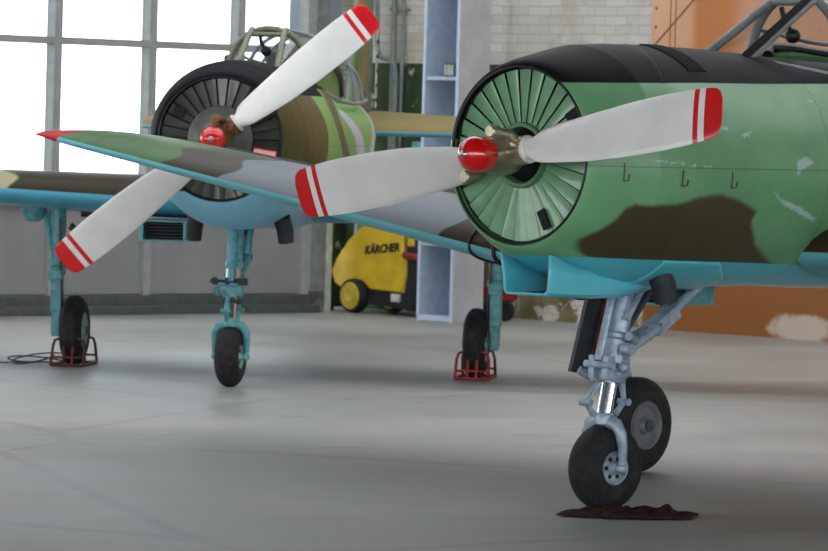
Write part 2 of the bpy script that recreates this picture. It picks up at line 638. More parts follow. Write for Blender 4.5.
tag(rl.build('trim_2', M['rail'], smooth=0, bevel=0.008, world=F_door), kind='structure')
ps = MB()
ps.box((0.03, 0.02, 2.5), (0.10, 0.16, 5.0))
tag(ps.build('trim_3', M['pipe'], smooth=0, bevel=0.006, world=F_door), kind='structure')
ps = MB()
ps.box((0.135, 0.0, 0.62), (0.07, 0.12, 1.24))
tag(ps.build('trim_4', M['cream'], smooth=0, bevel=0.006, world=F_door), kind='structure')

# outside the door: paved ground and a white clad building
gr = MB()
gr.add([(-90, 40, -0.05), (60, 40, -0.05), (60, 160, -0.05), (-90, 160, -0.05)], [(0, 1, 2, 3)])
tag(gr.build('ground', mat('pale paving', srgb(220, 220, 216), 0.8), smooth=0), kind='structure')
bd = empty('clad_building', (-8.2, 62, -0.05), 0.35)
b_ = MB()
b_.box((-3, 0, 3.6), (7.5, 6, 7.2))
b_.build('clad_wall', M['siding'], bd, smooth=0)
b_ = MB()
b_.box((-3, 0, 7.35), (8.0, 6.5, 0.3))
b_.build('roof', M['rail'], bd, smooth=0)
tag(bd, 'white clad building seen through the leftmost window pane outdoors', 'building')

# orange steel door on the brick wall
od = empty('door_1', (0, 0, 0))
od.matrix_world = F_brick
tag(od, kind='structure')
g = MB()
g.box((6.45, -0.05, 2.9), (13.9, 0.08, 5.8))
OR = orange_mat()
# local origin at the door's left edge so that the paint follows it
dp = g.build('door_panel', OR, od, smooth=0)
for v in dp.data.vertices:
    v.co.x += 0.50
dp.location = (-0.58, 0, 0)
g = MB()
for h in np.arange(0.15, 5.6, 0.16):
    g.lathe((-0.53, -0.09, h), (0, -1, 0), [(0, 0.014), (0.006, 0.012), (0.01, 0.004)], 8)
g.build('rivet_row', mat('brown rivets', srgb(140, 88, 56), 0.5), od)
g = MB()
g.tube([(-0.56, -0.092, 2.38), (0.45, -0.092, 3.25)], 0.006, 6)
g.tube([(-0.58, -0.092, 2.37), (-0.54, -0.092, 2.39)], 0.006, 6)
g.tube([(-0.36, -0.092, 1.0), (-0.36, -0.092, 5.2)], 0.004, 6)
g.tube([(-0.30, -0.092, 1.0), (-0.30, -0.092, 5.2)], 0.004, 6)
g.build('panel_seam', mat('dark seam', srgb(110, 66, 40), 0.6), od)

# column and pipes on the wall
def wp(s, off, h):
    """point on the brick wall: s metres to the left of the wall's origin, off metres into the room"""
    n = Vector((-0.735, -0.677, 0))
    return brick_o + Vector((-0.677, 0.735, 0)) * s + n * off + Vector((0, 0, h))


g = MB()
g.tube([wp(4.04, 0.22, 0), wp(4.04, 0.22, 6.9)], 0.062, 14)
c_ = g.build('steel_column', M['column'])
tag(c_, 'grey green round steel column standing left of the wall conduits', 'column')
for (s, r, lab) in ((3.80, 0.026, 'thicker grey conduit pipe running up the wall, nearer the round column'), (3.68, 0.018, 'thin grey conduit pipe running up the wall, nearer the shelving locker')):
    g = MB()
    g.tube([wp(s, 0.11, 0.0), wp(s, 0.11, 6.8)], r, 10)
    for h in (0.6, 1.75, 2.7, 3.8):
        g.box(wp(s, 0.09, h), (0.08, 0.08, 0.03), Matrix.Rotation(RD, 3, 'Z'))
    tag(g.build('conduit_pipe', M['pipe']), lab, 'pipe', 'conduits on the brick wall')
g = MB()
g.tube([wp(4.0, 0.14, 3.0), wp(3.98, 0.14, 2.35), wp(3.93, 0.15, 2.27), wp(3.8, 0.16, 2.25), wp(3.72, 0.16, 2.2), wp(3.70, 0.16, 2.08), wp(3.70, 0.16, 0.9)], 0.022, 10)
g.tube([wp(4.0, 0.14, 3.0), wp(4.0, 0.12, 6.8)], 0.018, 8)
tag(g.build('bent_cable_duct', M['pipe']), 'grey cable duct bending sideways and down across the conduits', 'pipe')
g = MB()
g.tube([wp(3.22, 0.14, 2.1), wp(3.2, 0.16, 1.9), wp(3.2, 0.16, 1.5), wp(3.22, 0.14, 1.15)], 0.06, 12)
tag(g.build('black_hose', M['blackplastic']), 'thick black hose hanging on green wall left of locker', 'hose')
g = MB()
g.box(wp(3.35, 0.12, 1.42), (0.16, 0.14, 0.2), Matrix.Rotation(RD, 3, 'Z'))
g.box(wp(3.35, 0.20, 1.42), (0.13, 0.02, 0.17), Matrix.Rotation(RD, 3, 'Z'))
tag(g.build('wall_box', M['gear_teal'], bevel=0.01), 'small teal box on the wall under the far tailplane', 'box')

# ------------------------------------------------------------------ steel shelving locker
lk = empty('shelving_locker', (0.33, 38.46, 0), RD)      # origin: near front corner; +x to the right along the wall, +y to the wall
LW, LD, LH, T = 0.43, 0.36, 3.3, 0.022
g = MB()
g.box((-T / 2, LD / 2, LH / 2), (T, LD, LH))
g.build('side_panel', M['locker_side'], lk, smooth=0)
g = MB()
g.box((-LW + T / 2, LD / 2, LH / 2), (T, LD, LH))
g.build('side_panel', M['locker'], lk, smooth=0)
g = MB()
g.box((-LW / 2, LD - 0.01, LH / 2), (LW - 2 * T, 0.012, LH - 0.02))
g.box((-LW / 2 - 0.02, LD - 0.022, LH / 2), (0.012, 0.012, LH - 0.04))
g.build('back_panel', M['locker'], lk, smooth=0)
for h in (0.03, 0.66, 2.07, 2.95, LH - 0.01):
    g = MB()
    g.box((-LW / 2, LD / 2 - 0.008, h), (LW - 2 * T, LD - 0.03, 0.03))
    g.build('shelf', M['locker'], lk, smooth=0)
g = MB()
g.box((-LW / 2, 0.006, 0.70), (LW - 2 * T, 0.012, 0.05))
g.box((-LW / 2, 0.006, 0.03), (LW - 2 * T, 0.012, 0.05))
for x in (-LW + 0.008, -0.008):
    g.box((x, -0.004, LH / 2), (0.026, 0.012, LH))
g.build('front_edge', mat('light edge steel', srgb(190, 204, 222), 0.4, var=0.04), lk, smooth=0)
g = MB()
g.tube([(-0.15, LD - 0.03, 1.74), (-0.15, LD - 0.07, 1.80), (-0.15, LD - 0.03, 1.88)], 0.012, 8)
g.build('hook', M['rail'], lk)
tag(lk, 'tall pale blue grey steel locker with open shelves before brick wall', 'locker')
sb = empty('metal_case', lk.matrix_world @ Vector((0, 0, 0)), RD)
sb.location = Vector((0.33, 38.46, 2.085)) + Matrix.Rotation(RD, 3, 'Z') @ Vector((-0.2, 0.13, 0))
g = MB()
g.box((0, 0, 0.06), (0.14, 0.1, 0.12))
g.build('case_body', M['darkgray'], sb, bevel=0.006)
for x in (-0.04, 0.0, 0.04):
    g = MB()
    g.box((x, -0.055, 0.06), (0.022, 0.02, 0.09))
    g.build('case_rib', M['label'], sb, bevel=0.003)
tag(sb, 'small dark metal case with pale ribs on the locker shelf', 'case')

# red and brown cart standing behind the locker
rc = empty('hose_cart', (0.74, 39.15, 0), RD)
g = MB(); g.box((0, 0, 0.36), (0.22, 0.16, 0.4)); g.build('cart_body', M['brownsoot'], rc, bevel=0.01)
g = MB(); g.box((0, 0, 0.66), (0.24, 0.18, 0.14)); g.build('cart_top', M['redsteel'], rc, bevel=0.012)
g = MB(); g.box((0, 0, 0.24), (0.26, 0.2, 0.12)); g.build('cart_tray', M['redsteel'], rc, bevel=0.012)
for x in (-0.08, 0.08):
    g = MB()
    g.lathe((x, -0.03, 0.09), (0, 1, 0), [(0, 0.03), (0.0, 0.085), (0.02, 0.09), (0.04, 0.09), (0.06, 0.085), (0.06, 0.03)], 20)
    g.tube([(x, 0, 0.09), (x, 0, 0.2)], 0.015, 8)
    g.build('wheel', M['rubber'], rc)
tag(rc, 'small red and brown cart just right of the shelving locker', 'cart')

# ------------------------------------------------------------------ yellow pressure washer
kw = empty('pressure_washer', (-0.19, 39.98, 0), RD)      # +x to the right along its side, +y toward the wall
X0, X1 = -0.55, 0.58
KY0, KY1 = -0.24, 0.30
prof = [(-0.50, 0.25), (-0.55, 0.36), (-0.47, 0.49), (-0.33, 0.64), (-0.17, 0.76), (0.0, 0.80), (0.2, 0.80), (0.34, 0.77), (0.38, 0.73), (0.39, 0.55), (0.43, 0.49),
        (0.43, 0.35), (0.40, 0.28), (0.40, 0.20), (-0.04, 0.215), (-0.07, 0.24), (-0.14, 0.285), (-0.24, 0.29), (-0.32, 0.26), (-0.37, 0.215), (-0.44, 0.225)]
g = MB()
g.prism([(x, KY0, z) for x, z in prof], (0, KY1 - KY0, 0))
hood = g.build('hood', M['yellow'], kw, smooth=30, bevel=0.018)
g = MB()
g.prism([(x, KY0 + 0.03, z) for x, z in ((-0.42, 0.23), (-0.40, 0.16), (-0.3, 0.10), (0.50, 0.05), (0.52, 0.24), (0.60, 0.30), (0.58, 0.74), (0.5, 0.80), (0.40, 0.74), (0.40, 0.24))], (0, KY1 - KY0 - 0.06, 0))
g.build('chassis', M['blackplastic'], kw, smooth=30, bevel=0.012)
g = MB()
g.box((0.46, KY0 + 0.1, 0.66), (0.1, 0.16, 0.11))
g.build('filler_block', M['yellow'], kw, bevel=0.02)
g = MB()
g.tube([(0.42, KY0 - 0.0, 0.535), (0.47, KY0 - 0.035, 0.53), (0.57, KY0 - 0.035, 0.52), (0.62, KY0, 0.51)], 0.032, 10)
g.build('control_handle', M['redsteel'], kw)
g = MB()
g.box((0.29, KY0 + 0.022, 0.155), (0.11, 0.02, 0.07))
g.build('rating_label', M['label'], kw, smooth=0)
for sx_, yy in ((-0.23, KY0 - 0.045), (-0.23, KY1 - 0.12)):
    g = MB()
    g.lathe((sx_, yy, 0.152), (0, 1, 0), [(0, 0.10), (-0.01, 0.13), (0.0, 0.145), (0.03, 0.152), (0.07, 0.152), (0.10, 0.145), (0.10, 0.1)], 36)
    w_ = g.build('wheel', M['rubber'], kw)
    g = MB()
    g.lathe((sx_, yy - 0.012, 0.152), (0, 1, 0), [(0.0, 0.03), (-0.012, 0.05), (-0.004, 0.115), (0.012, 0.125), (0.05, 0.12)], 36)
    g.build('wheel_disc', M['yellow2'], w_)
g = MB()
g.lathe((0.42, -0.02, 0.08), (0, 1, 0), [(0, 0.02), (0, 0.075), (0.01, 0.08), (0.05, 0.08), (0.06, 0.075), (0.06, 0.02)], 24)
g.box((0.42, 0.01, 0.15), (0.06, 0.09, 0.10))
g.build('caster', M['rubber'], kw)


def text_mesh(name, body, size, m, parent, loc, rot, offset=0.0, shear=0.0, extrude=0.002, align='CENTER'):
    cu = bpy.data.curves.new(name, 'FONT')
    cu.body = body
    cu.size = size
    cu.offset = offset
    cu.shear = shear
    cu.extrude = extrude
    cu.align_x = align
    t_ = bpy.data.objects.new(name, cu)
    C.objects.link(t_)
    dg = bpy.context.evaluated_depsgraph_get()
    me = bpy.data.meshes.new_from_object(t_.evaluated_get(dg))
    bpy.data.objects.remove(t_)
    bpy.data.curves.remove(cu)
    me.materials.clear()
    me.materials.append(m)
    o = bpy.data.objects.new(name, me)
    C.objects.link(o)
    o.parent = parent
    o.location = loc
    o.rotation_euler = rot
    return o


text_mesh('lettering', 'K\u00c4RCHER', 0.10, M['blackpaint'], kw, (0.12, KY0 - 0.003, 0.545), (R(90), R(-6), 0), 0.004, 0.25)
tag(kw, 'yellow and black wheeled pressure washer parked against the green wall', 'pressure washer')

# ------------------------------------------------------------------ aircraft
HUB = 1.547
ZC = HUB - 0.035


def circle_pts(x, zc, a, up, dn, n, ths):
    out = []
    for t in ths:
        c, s = math.cos(t), math.sin(t)
        e = 2.0 / n
        y_ = -a * math.copysign(abs(c) ** e, c)
        z_ = zc + (up if s >= 0 else dn) * math.copysign(abs(s) ** e, s)
        out.append((x, y_, z_))
    return out


# x, centre z, half width, up, down, exponent
LIP = [(0.20, HUB, .372, .372, .372, 2), (0.145, HUB, .374, .374, .374, 2), (0.122, HUB, .380, .380, .380, 2), (0.112, HUB, .388, .388, .388, 2), (0.118, HUB, .398, .398, .398, 2),
       (0.14, HUB - .002, .411, .411, .412, 2), (0.19, HUB - .008, .432, .432, .434, 2), (0.30, HUB - .02, .468, .468, .474, 2), (0.46, HUB - .03, .500, .512, .508, 2.0),
       (0.65, ZC, .515, .527, .528, 2.0), (0.90, ZC, .52, .530, .535, 2.02), (1.25, ZC, .52, .526, .535, 2.05), (1.62, ZC, .518, .512, .535, 2.1)]
BODY = [(1.62, ZC, .512, .508, .530, 2.1), (2.0, ZC, .49, .498, .545, 2.15), (2.3, ZC, .475, .485, .55, 2.2), (2.55, ZC, .46, .38, .56, 2.3), (3.0, ZC, .45, .335, .55, 2.35), (3.6, ZC, .43, .32, .53, 2.35), (4.6, ZC, .37, .35, .42, 2.25),
        (5.4, ZC + .03, .28, .30, .30, 2.15), (6.3, ZC + .06, .17, .20, .17, 2.0), (7.0, ZC + .08, .09, .12, .08, 2.0), (7.35, ZC + .09, .03, .08, .05, 2.0)]


def interp_sections(secs, xs):
    s = np.array([[c[0]] + list(c[1:]) for c in secs], float)
    return [tuple(np.interp(x, s[:, 0], s[:, i]) for i in range(6)) for x in xs]


def airfoil(n, t, camber=0.02):
    """closed loop, starting at the trailing edge over the top to the nose and back below; returns (x, z, upper)"""
    b = np.linspace(0, PI, n)
    x = 0.5 * (1 + np.cos(b))
    yt = 5 * t * (0.2969 * np.sqrt(x) - 0.126 * x - 0.3516 * x ** 2 + 0.2843 * x ** 3 - 0.1030 * x ** 4)
    pc = 0.35
    yc = np.where(x < pc, camber / pc ** 2 * (2 * pc * x - x ** 2), camber / (1 - pc) ** 2 * ((1 - 2 * pc) + 2 * pc * x - x ** 2))
    up = list(zip(x, yc + yt, [1] * n))
    lo = list(zip(x[::-1][1:-1], (yc - yt)[::-1][1:-1], [0] * (n - 2)))
    return up + lo


def surface(name, ys, fn, n, m, parent, vertical=False, painter=None):
    """lofted flying surface; fn(y) -> le x, chord, z, thickness, tilt"""
    g_ = MB()
    rings = []
    for y_ in ys:
        lx, ch, z_, t_, tilt = fn(y_)
        ring = []
        for (x, zz, u) in airfoil(n, t_):
            X = lx + x * ch
            Z = zz * ch + x * ch * tilt
            ring.append((X, Z, y_) if vertical else (X, y_, z_ + Z))
        rings.append(ring)
    g_.rings(rings)
    o = g_.build(name, m, parent, smooth=50)
    return o


def make_blade(name, sgn, spin, parent, near):
    """one blade in aircraft space. sgn -1 port, +1 starboard at spin 0"""
    bdir = Vector((0, sgn * math.cos(spin), -sgn * math.sin(spin) * 1.0))
    axis = Vector((-1, 0, 0))                       # forward
    tdir = axis.cross(bdir)                         # in-plane chord direction
    # (radius, chord, thickness, pitch degrees, chordwise shift)
    st = [(.125, .092, .092, 40, 0), (.165, .096, .09, 40, 0), (.185, .112, .075, 38, .002), (.21, .145, .06, 35, .008), (.25, .165, .05, 32, .008), (.34, .182, .043, 29, .005),
          (.5, .205, .036, 25, 0), (.7, .222, .028, 21, 0), (.9, .222, .021, 17, 0), (1.0, .215, .018, 15, 0), (1.052, .209, .016, 14, 0), (1.078, .206, .015, 14, 0),
          (1.11, .201, .014, 13.5, 0), (1.15, .192, .012, 13, 0), (1.172, .178, .011, 13, 0), (1.188, .150, .009, 13, 0), (1.198, .10, .006, 13, 0)]
    rings = []
    nn = 20
    for r, c, th, pit, sh in st:
        if r > .2:
            c *= 1.12
            r = .2 + (r - .2) * (1.01 if near else 1.02)
        p = R(pit)
        cd = tdir * math.cos(p) - axis * math.sin(p) * 1.0
        nd = bdir.cross(cd).normalized()
        ring = []
        for k in range(nn):
            a = 2 * PI * k / nn
            ring.append(Vector((0, 0, HUB)) + bdir * r + cd * (math.cos(a) * c / 2 + sh) + nd * (math.sin(a) * th / 2))
        rings.append(ring)
    g_ = MB()
    for i in range(len(rings) - 1):
        rm = (st[i][0] + st[i + 1][0]) / 2
        g_.cur = 2 if (1.052 < rm < 1.078 or rm > 1.11) else (1 if 1.078 < rm < 1.11 else 0)
        g_.rings([rings[i], rings[i + 1]], True, False)
    g_.cur = 0
    g_.add(rings[0], [tuple(range(nn))])
    g_.cur = 2
    g_.add(rings[-1], [tuple(range(nn))])
    o = g_.build(name, [M['blade'], M['blade_white'], M['blade_red']], parent, smooth=50)
    import bmesh
    bm = bmesh.new()
    bm.from_mesh(o.data)
    bmesh.ops.remove_doubles(bm, verts=bm.verts, dist=1e-5)
    bmesh.ops.recalc_face_normals(bm, faces=bm.faces)
    bm.to_mesh(o.data)
    bm.free()
    o.data.shade_smooth()
    o.data.set_sharp_from_angle(angle=R(60))
    return o


def tire(g_, c, ax, r, w, n=40, q=.52):
    """fat tyre with rounded shoulders"""
    pr = []
    for a in np.linspace(-1, 1, 17):
        pr.append((a * w / 2, r - (abs(a) ** 3.0) * r * 0.30))
    pr = [(-w / 2 * 0.92, r * q), (-w / 2 * .98, r * (q + .08))] + pr + [(w / 2 * .98, r * (q + .08)), (w / 2 * 0.92, r * q)]
    g_.lathe(c, ax, pr, n, False)


def rim(g_, c, ax, r, w, side, q=.52):
    """wheel disc with holes suggested by raised spokes, on the +side of the axis"""
    a = Vector(ax) * side
    r = r * q / .52
    g_.lathe(Vector(c), a, [(0, r * 0.5), (w * .40, r * .53), (w * .46, r * .50), (w * .42, r * .42), (w * .36, r * .38), (w * .36, r * .2), (w * .46, r * .17), (w * .54, r * .12), (w * .56, 0.002)], 32)


def make_aircraft(loc, psi, near, label):
    root = empty('aircraft', loc, PI / 2 - psi)
    tag(root, label, 'aircraft')
    P = lambda k: M[('paint_near' if near else 'paint_far') + k]

    # --- engine cowling
    n = 420 if near else 260
    ths = np.linspace(-PI / 2, 1.5 * PI, n, endpoint=False)
    lipx = [c[0] for c in LIP[:8]]
    rings = [circle_pts(*c, ths) for c in LIP[:8]]
    xs = np.arange(0.31, 1.615, 0.009 if near else 0.016)
    rings += [circle_pts(*c, ths) for c in interp_sections(LIP[7:], list(xs) + [1.62])]
    rings.append(circle_pts(1.622, ZC, .40, .40, .40, 2, ths))
    g_ = MB()
    g_.rings(rings, True, False)
    cowl = g_.build('engine_cowling', P(''), root, smooth=60)

    brown_px = [(0.20, -58), (0.20, -49.0), (0.245, -38.5), (0.29, -30.0), (0.315, -22.5), (0.36, -19), (0.437, -19.3), (0.599, -17.7), (0.723, -13.7), (0.856, -12.2),
                (1.003, -15.0), (1.141, -20.4), (1.13, -24.5), (1.149, -29.2), (1.238, -38.8), (1.361, -46.3), (1.505, -54.3), (1.5, -60)]
    scuffs = [[(1.222, -9.9), (1.305, -14.3), (1.438, -17.7), (1.579, -23.8), (1.561, -25.9), (1.423, -21.2), (1.29, -16.3)], [(1.381, 4.9), (1.448, 6.9), (1.511, 3.6), (1.445, 1.1), (1.383, -2.9)],
              [(0.855, 19.6), (0.914, 20.8), (0.921, 18.8), (0.857, 18.1)], [(0.633, .7), (0.68, 1.5), (0.681, 0.1), (0.633, -0.5)],
              [(0.728, 1.1), (0.783, 1.1), (0.783, 0.2), (0.728, 0.1)], [(1.0, 16.5), (1.06, 18.5), (1.08, 18), (1.05, 15.5), (1.02, 15.2)],
              [(0.42, 3.4), (0.62, 2.6), (0.62, 1.6), (0.42, 2.6)], [(1.62, 35.5), (1.70, 36), (1.70, 32), (1.62, 31)]]
    letter = [[(1.56, 36.1), (1.60, 36.1), (1.60, 35.4), (1.56, 35.4)], [(1.565, 32.2), (1.60, 32.2), (1.60, 31.5), (1.565, 31.5)]]

    def cowl_paint_near(x, y, z):
        th = np.degrees(np.arctan2(z - ZC, -y))
        s = np.radians(th) * 0.52
        port = y < 0
        d = {}
        bl = z - np.interp(x, [0.1, 0.3, 0.627, 0.874, 1.3, 1.8], [1.86, 1.865, 1.873, 1.88, 1.886, 1.899])
        # the black top wraps down the starboard lip
        bl = np.where((y > 0) & (x < 0.9), z - np.interp(x, [0.05, 0.9], [1.58, 1.87]), bl)
        d['black'] = bl
        d['blue'] = np.interp(x, [0, 0.23, 0.575, 1.1, 1.67, 1.9], [1.10, 1.122, 1.112, 1.101, 1.086, 1.08]) - z
        d['blue'] = np.minimum(d['blue'], x - 0.13)
        pb = poly_sd(x, s, [(a, R(b) * .52) for a, b in brown_px])
        d['brown'] = np.where(port, pb, -1)
        sb_ = poly_sd(x, s, [(0.2, -.3), (0.9, -.1), (1.3, .1), (1.62, -.1), (1.62, -.6), (.2, -.6)])
        d['brown'] = np.where(port, d['brown'], -1)
        sc = np.full(x.shape, -1.0)
        for q in scuffs + letter:
            sc = np.maximum(sc, poly_sd(x, s, [(a, R(b) * .52) for a, b in q]))
        d['scuff'] = np.where(port, sc, -1)
        return d

    def cowl_paint_far(x, y, z):
        d = {}
        th = np.degrees(np.arctan2(z - ZC, -y))
        d['black'] = np.where(y < 0, z - (1.83 - 0.0 * x), z - np.interp(x, [0, 0.9], [1.50, 1.72]))
        d['blue'] = 1.22 - z
        lim = 1.12 + 0.10 * np.sin(z * 9)
        d['brown'] = np.where(y < 0, lim - x, 0.3)
        return d

    paint(cowl, cowl_paint_near if near else cowl_paint_far)

    # --- rear fuselage
    n = 200
    ths = np.linspace(-PI / 2, 1.5 * PI, n, endpoint=False)
    xs = np.concatenate([np.arange(1.62, 2.8, 0.012), np.arange(2.8, 7.36, 0.04)])
    g_ = MB()
    g_.rings([circle_pts(*c, ths) for c in interp_sections(BODY, xs)], True, True)
    fus = g_.build('fuselage', P(''), root, smooth=60)

    def fus_paint(x, y, z):
        d = {}
        if near:
            d['black'] = np.minimum(z - np.interp(x, [1.3, 1.8, 2.3], [1.886, 1.899, 1.91]), 3.0 - x)
            d['blue'] = np.interp(x, [1.6, 4.6, 7.0], [1.084, 1.15, 1.5]) - z
            d['white'] = 0.985 - z
            d['brown'] = np.maximum(0.35 - np.hypot(x - 3.4, (z - 1.6) * 1.3), 0.4 - np.hypot(x - 4.6, (z - 1.5) * 1.5))
        else:
            d['black'] = np.minimum(z - 1.88, 2.3 - x)
            d['blue'] = np.interp(x, [1.6, 4.6, 7.0], [1.10, 1.2, 1.5]) - z
            br = np.full(x.shape, -1.0)
            for a, b in ((2.1, 2.6), (6.3, 6.8)):
                xx = x + 0.45 * np.sin(z * 7 + a)
                br = np.maximum(br, np.minimum(xx - a, b - xx))
            d['brown'] = br
            gy = np.full(x.shape, -1.0)
            for a, b in ((2.75, 3.3), (4.6, 5.7)):
                xx = x + 0.4 * np.sin(z * 8 + 2 * a)
                gy = np.maximum(gy, np.minimum(xx - a, b - xx))
            d['gray'] = gy
        return d

    paint(fus, fus_paint)

    # --- inlet: black rubber ring, shutter gills, gear case
    g_ = MB()
    g_.lathe((0, 0, HUB), (1, 0, 0), [(0.116, .372), (0.108, .377), (0.110, .384), (0.120, .384), (0.15, .374), (0.16, .366), (0.125, .368)], 96, False)
    g_.build('inlet_ring', M['blackpaint'], root, smooth=60)
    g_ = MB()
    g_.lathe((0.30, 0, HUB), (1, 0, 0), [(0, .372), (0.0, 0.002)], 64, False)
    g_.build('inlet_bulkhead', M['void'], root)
    g_ = MB()
    NG = 30
    for k in range(NG):
        a0 = 2 * PI * k / NG
        a1 = 2 * PI * (k + 1) / NG
        twist = (0.004 + 0.006 * random.random()) if near else 0.014
        r0, r1 = (.135, .369) if near else (.195, .369)
        seg = []
        gap = 0.11 if near else 0.08
        for r in (r0, (r0 + r1) / 2, r1):
            for q, f in enumerate(np.linspace(0, 1, 6)):
                aa = a0 + (a1 - a0) * (gap / 2 + f * (1 - gap))
                xx = 0.140 - 0.02 * (r - r0) / (r1 - r0) * 0 + twist * (f - .5) - 0.0015 * math.sin(PI * f)
                seg.append((xx, -r * math.cos(aa), HUB + r * math.sin(aa)))
        o_ = len(g_.v)
        back = [(x + 0.004, y, z) for x, y, z in seg]
        fs = []
        for i in range(2):
            for j in range(5):
                fs.append((i * 6 + j, i * 6 + j + 1, (i + 1) * 6 + j + 1, (i + 1) * 6 + j))
        per = [0, 1, 2, 3, 4, 5, 11, 17, 16, 15, 14, 13, 12, 6]
        nf = list(fs) + [tuple(18 + i for i in f[::-1]) for f in fs]
        for i in range(len(per)):
            a, b = per[i], per[(i + 1) % len(per)]
            nf.append((a, b, 18 + b, 18 + a))
        g_.add(seg + back, nf)
    g_.build('cooling_gills', M['gill_green'] if near else M['gill_dark'], root, smooth=40)
    g_ = MB()
    if near:
        g_.lathe((0.135, 0, HUB), (-1, 0, 0), [(-.03, .140), (0.008, .142), (0.016, .136), (0.016, .122), (0.0, .116), (-.03, .114)], 64, False)
        g_.build('gill_hub_ring', M['plate_near'], root, smooth=40)
        g_ = MB()
        g_.lathe((0.16, 0, HUB), (-1, 0, 0), [(-.05, .125), (0.0, .11), (.04, .085), (.12, .07)], 40)
        g_.build('gear_case', M['void'], root)
    else:
        g_.lathe((0.135, 0, HUB), (-1, 0, 0), [(-.03, .205), (0.0, .203), (0.012, .20), (0.02, .17), (0.035, .125), (0.05, .10), (.12, .07)], 64)
        g_.build('gear_case', M['plate_far'], root, smooth=40)
    if near:
        for ang, rr in ((32, .345), (-62, .305)):
            g_ = MB()
            a = R(ang)
            c_ = Vector((0.124, -rr * math.cos(a), HUB + rr * math.sin(a)))
            g_.box(c_, (0.012, 0.085, 0.04), Matrix.Rotation(-a, 3, 'X'))
            tag(g_.build('gill_gap', M['void'], root, smooth=0), 'black square patch on the green gills')
    else:
        g_ = MB()
        a = R(-15)
        g_.box(Vector((0.105, -.29 * math.cos(a), HUB + .30 * math.sin(a))), (0.02, 0.15, 0.045), Matrix.Rotation(R(8), 3, 'X'))
        tag(g_.build('warning_tag', M['red'], root, bevel=0.008), 'red strip tucked into the inlet')
        g_ = MB()
        a = R(150)
        g_.box(Vector((0.122, -.30 * math.cos(a), HUB + .315 * math.sin(a))), (0.012, 0.07, 0.06), Matrix.Rotation(R(20), 3, 'X'))
        g_.build('gill_gap', M['void'], root, smooth=0)

    # --- propeller
    spin = R(9.9) if near else R(40.0)
    bdir = Vector((0, -math.cos(spin), math.sin(spin)))          # port blade points up
    hub_m = M['bronze'] if near else M['rusty']
    g_ = MB()
    hc = Vector((0, 0, HUB))
    g_.lathe(hc, bdir, [(-.155, .052), (-.15, .062), (-.10, .062), (-.085, .056), (-.05, .07), (.05, .07), (.085, .056), (.10, .062), (.15, .062), (.155, .052)], 32)
    g_.lathe(hc, (-1, 0, 0), [(-.10, .06), (-.05, .085), (0.0, .09), (.05, .085), (.09, .078), (.115, .07)], 32)
    prop = g_.build('propeller', hub_m, root, smooth=40)
    g_ = MB()
    pf = [(0.085, .06), (0.095, .072), (0.12, .0765), (0.165, .078)]
    for a in np.linspace(0.1, 1, 10):
        pf.append((0.165 + .075 * math.sin(a * PI / 2), max(.078 * math.cos(a * PI / 2), .002)))
    g_.lathe(hc, (-1, 0, 0), pf, 48)
    g_.build('spinner_cap', M['red'], prop, smooth=50)
    g_ = MB()
    g_.lathe(hc + Vector((-0.236, 0, 0)), (-1, 0, 0), [(0, .017), (.006, .017), (.010, .012), (.012, .002)], 16)
    g_.build('cap_bolt', M['steel'], prop)
    g_ = MB()
    g_.lathe(hc, (-1, 0, 0), [(.224, .036), (.228, .035), (.2275, .031), (.223, .032)], 32, False)
    g_.build('cap_ring', mat('worn red ring', srgb(196, 90, 88), 0.4), prop)
    for sgn in (-1, 1):
        make_blade('blade', sgn, spin, prop, near)
        bd_ = bdir * (-sgn)
        # white collar at the blade root
        g_ = MB()
        g_.lathe(hc + bd_ * .15, bd_, [(-.006, .056), (0, .06), (.012, .06), (.018, .052)], 32)
        g_.build('blade_collar', M['blade'], prop)
        # counterweight on an arm, swung forward of the blade root
        g_ = MB()
        tdir = Vector((-1, 0, 0)).cross(bd_)
        tip = hc + bd_ * .085 + Vector((-.13, 0, 0)) - tdir * (-.085)
        mid = hc + bd_ * .095 + Vector((-.05, 0, 0)) - tdir * (-.075)
        g_.tube([hc + bd_ * .10 - tdir * (-.035), mid, tip], [.026, .022, .018], 12)
        g_.lathe(tip - tdir * .0 - Vector((-.02, 0, 0)), (-1, 0, 0), [(0, .024), (.004, .028), (.045, .028), (.05, .022)], 20)
        g_.build('counterweight', hub_m, prop, smooth=40)

    # --- wings
    def wing_fn(slope, root_z, swp=0.02):
        def f(ya):
            a = abs(ya)
            u = (a - .35) / 4.30
            ch = 1.98 - 0.86 * u
            tip = min(1.04, max(0.0, (a - 4.40) / 0.35))
            sh = 1 - 0.36 * tip ** 2.6
            lx = 1.60 + swp * a + ch * (1 - sh) * 0.03
            z_ = root_z + slope * max(0, a - .8)
            if slope > .12:
                z_ = max(z_, np.interp(a, [.35, 1.3, 1.6], [1.15, 1.095, 1.0]))
            t_ = ((.16 - .085 * u) if near else (.15 - .05 * u)) * max(0.12, 1 - tip ** 3 * .45)
            return lx, ch * sh, z_, t_, -0.012
        return f

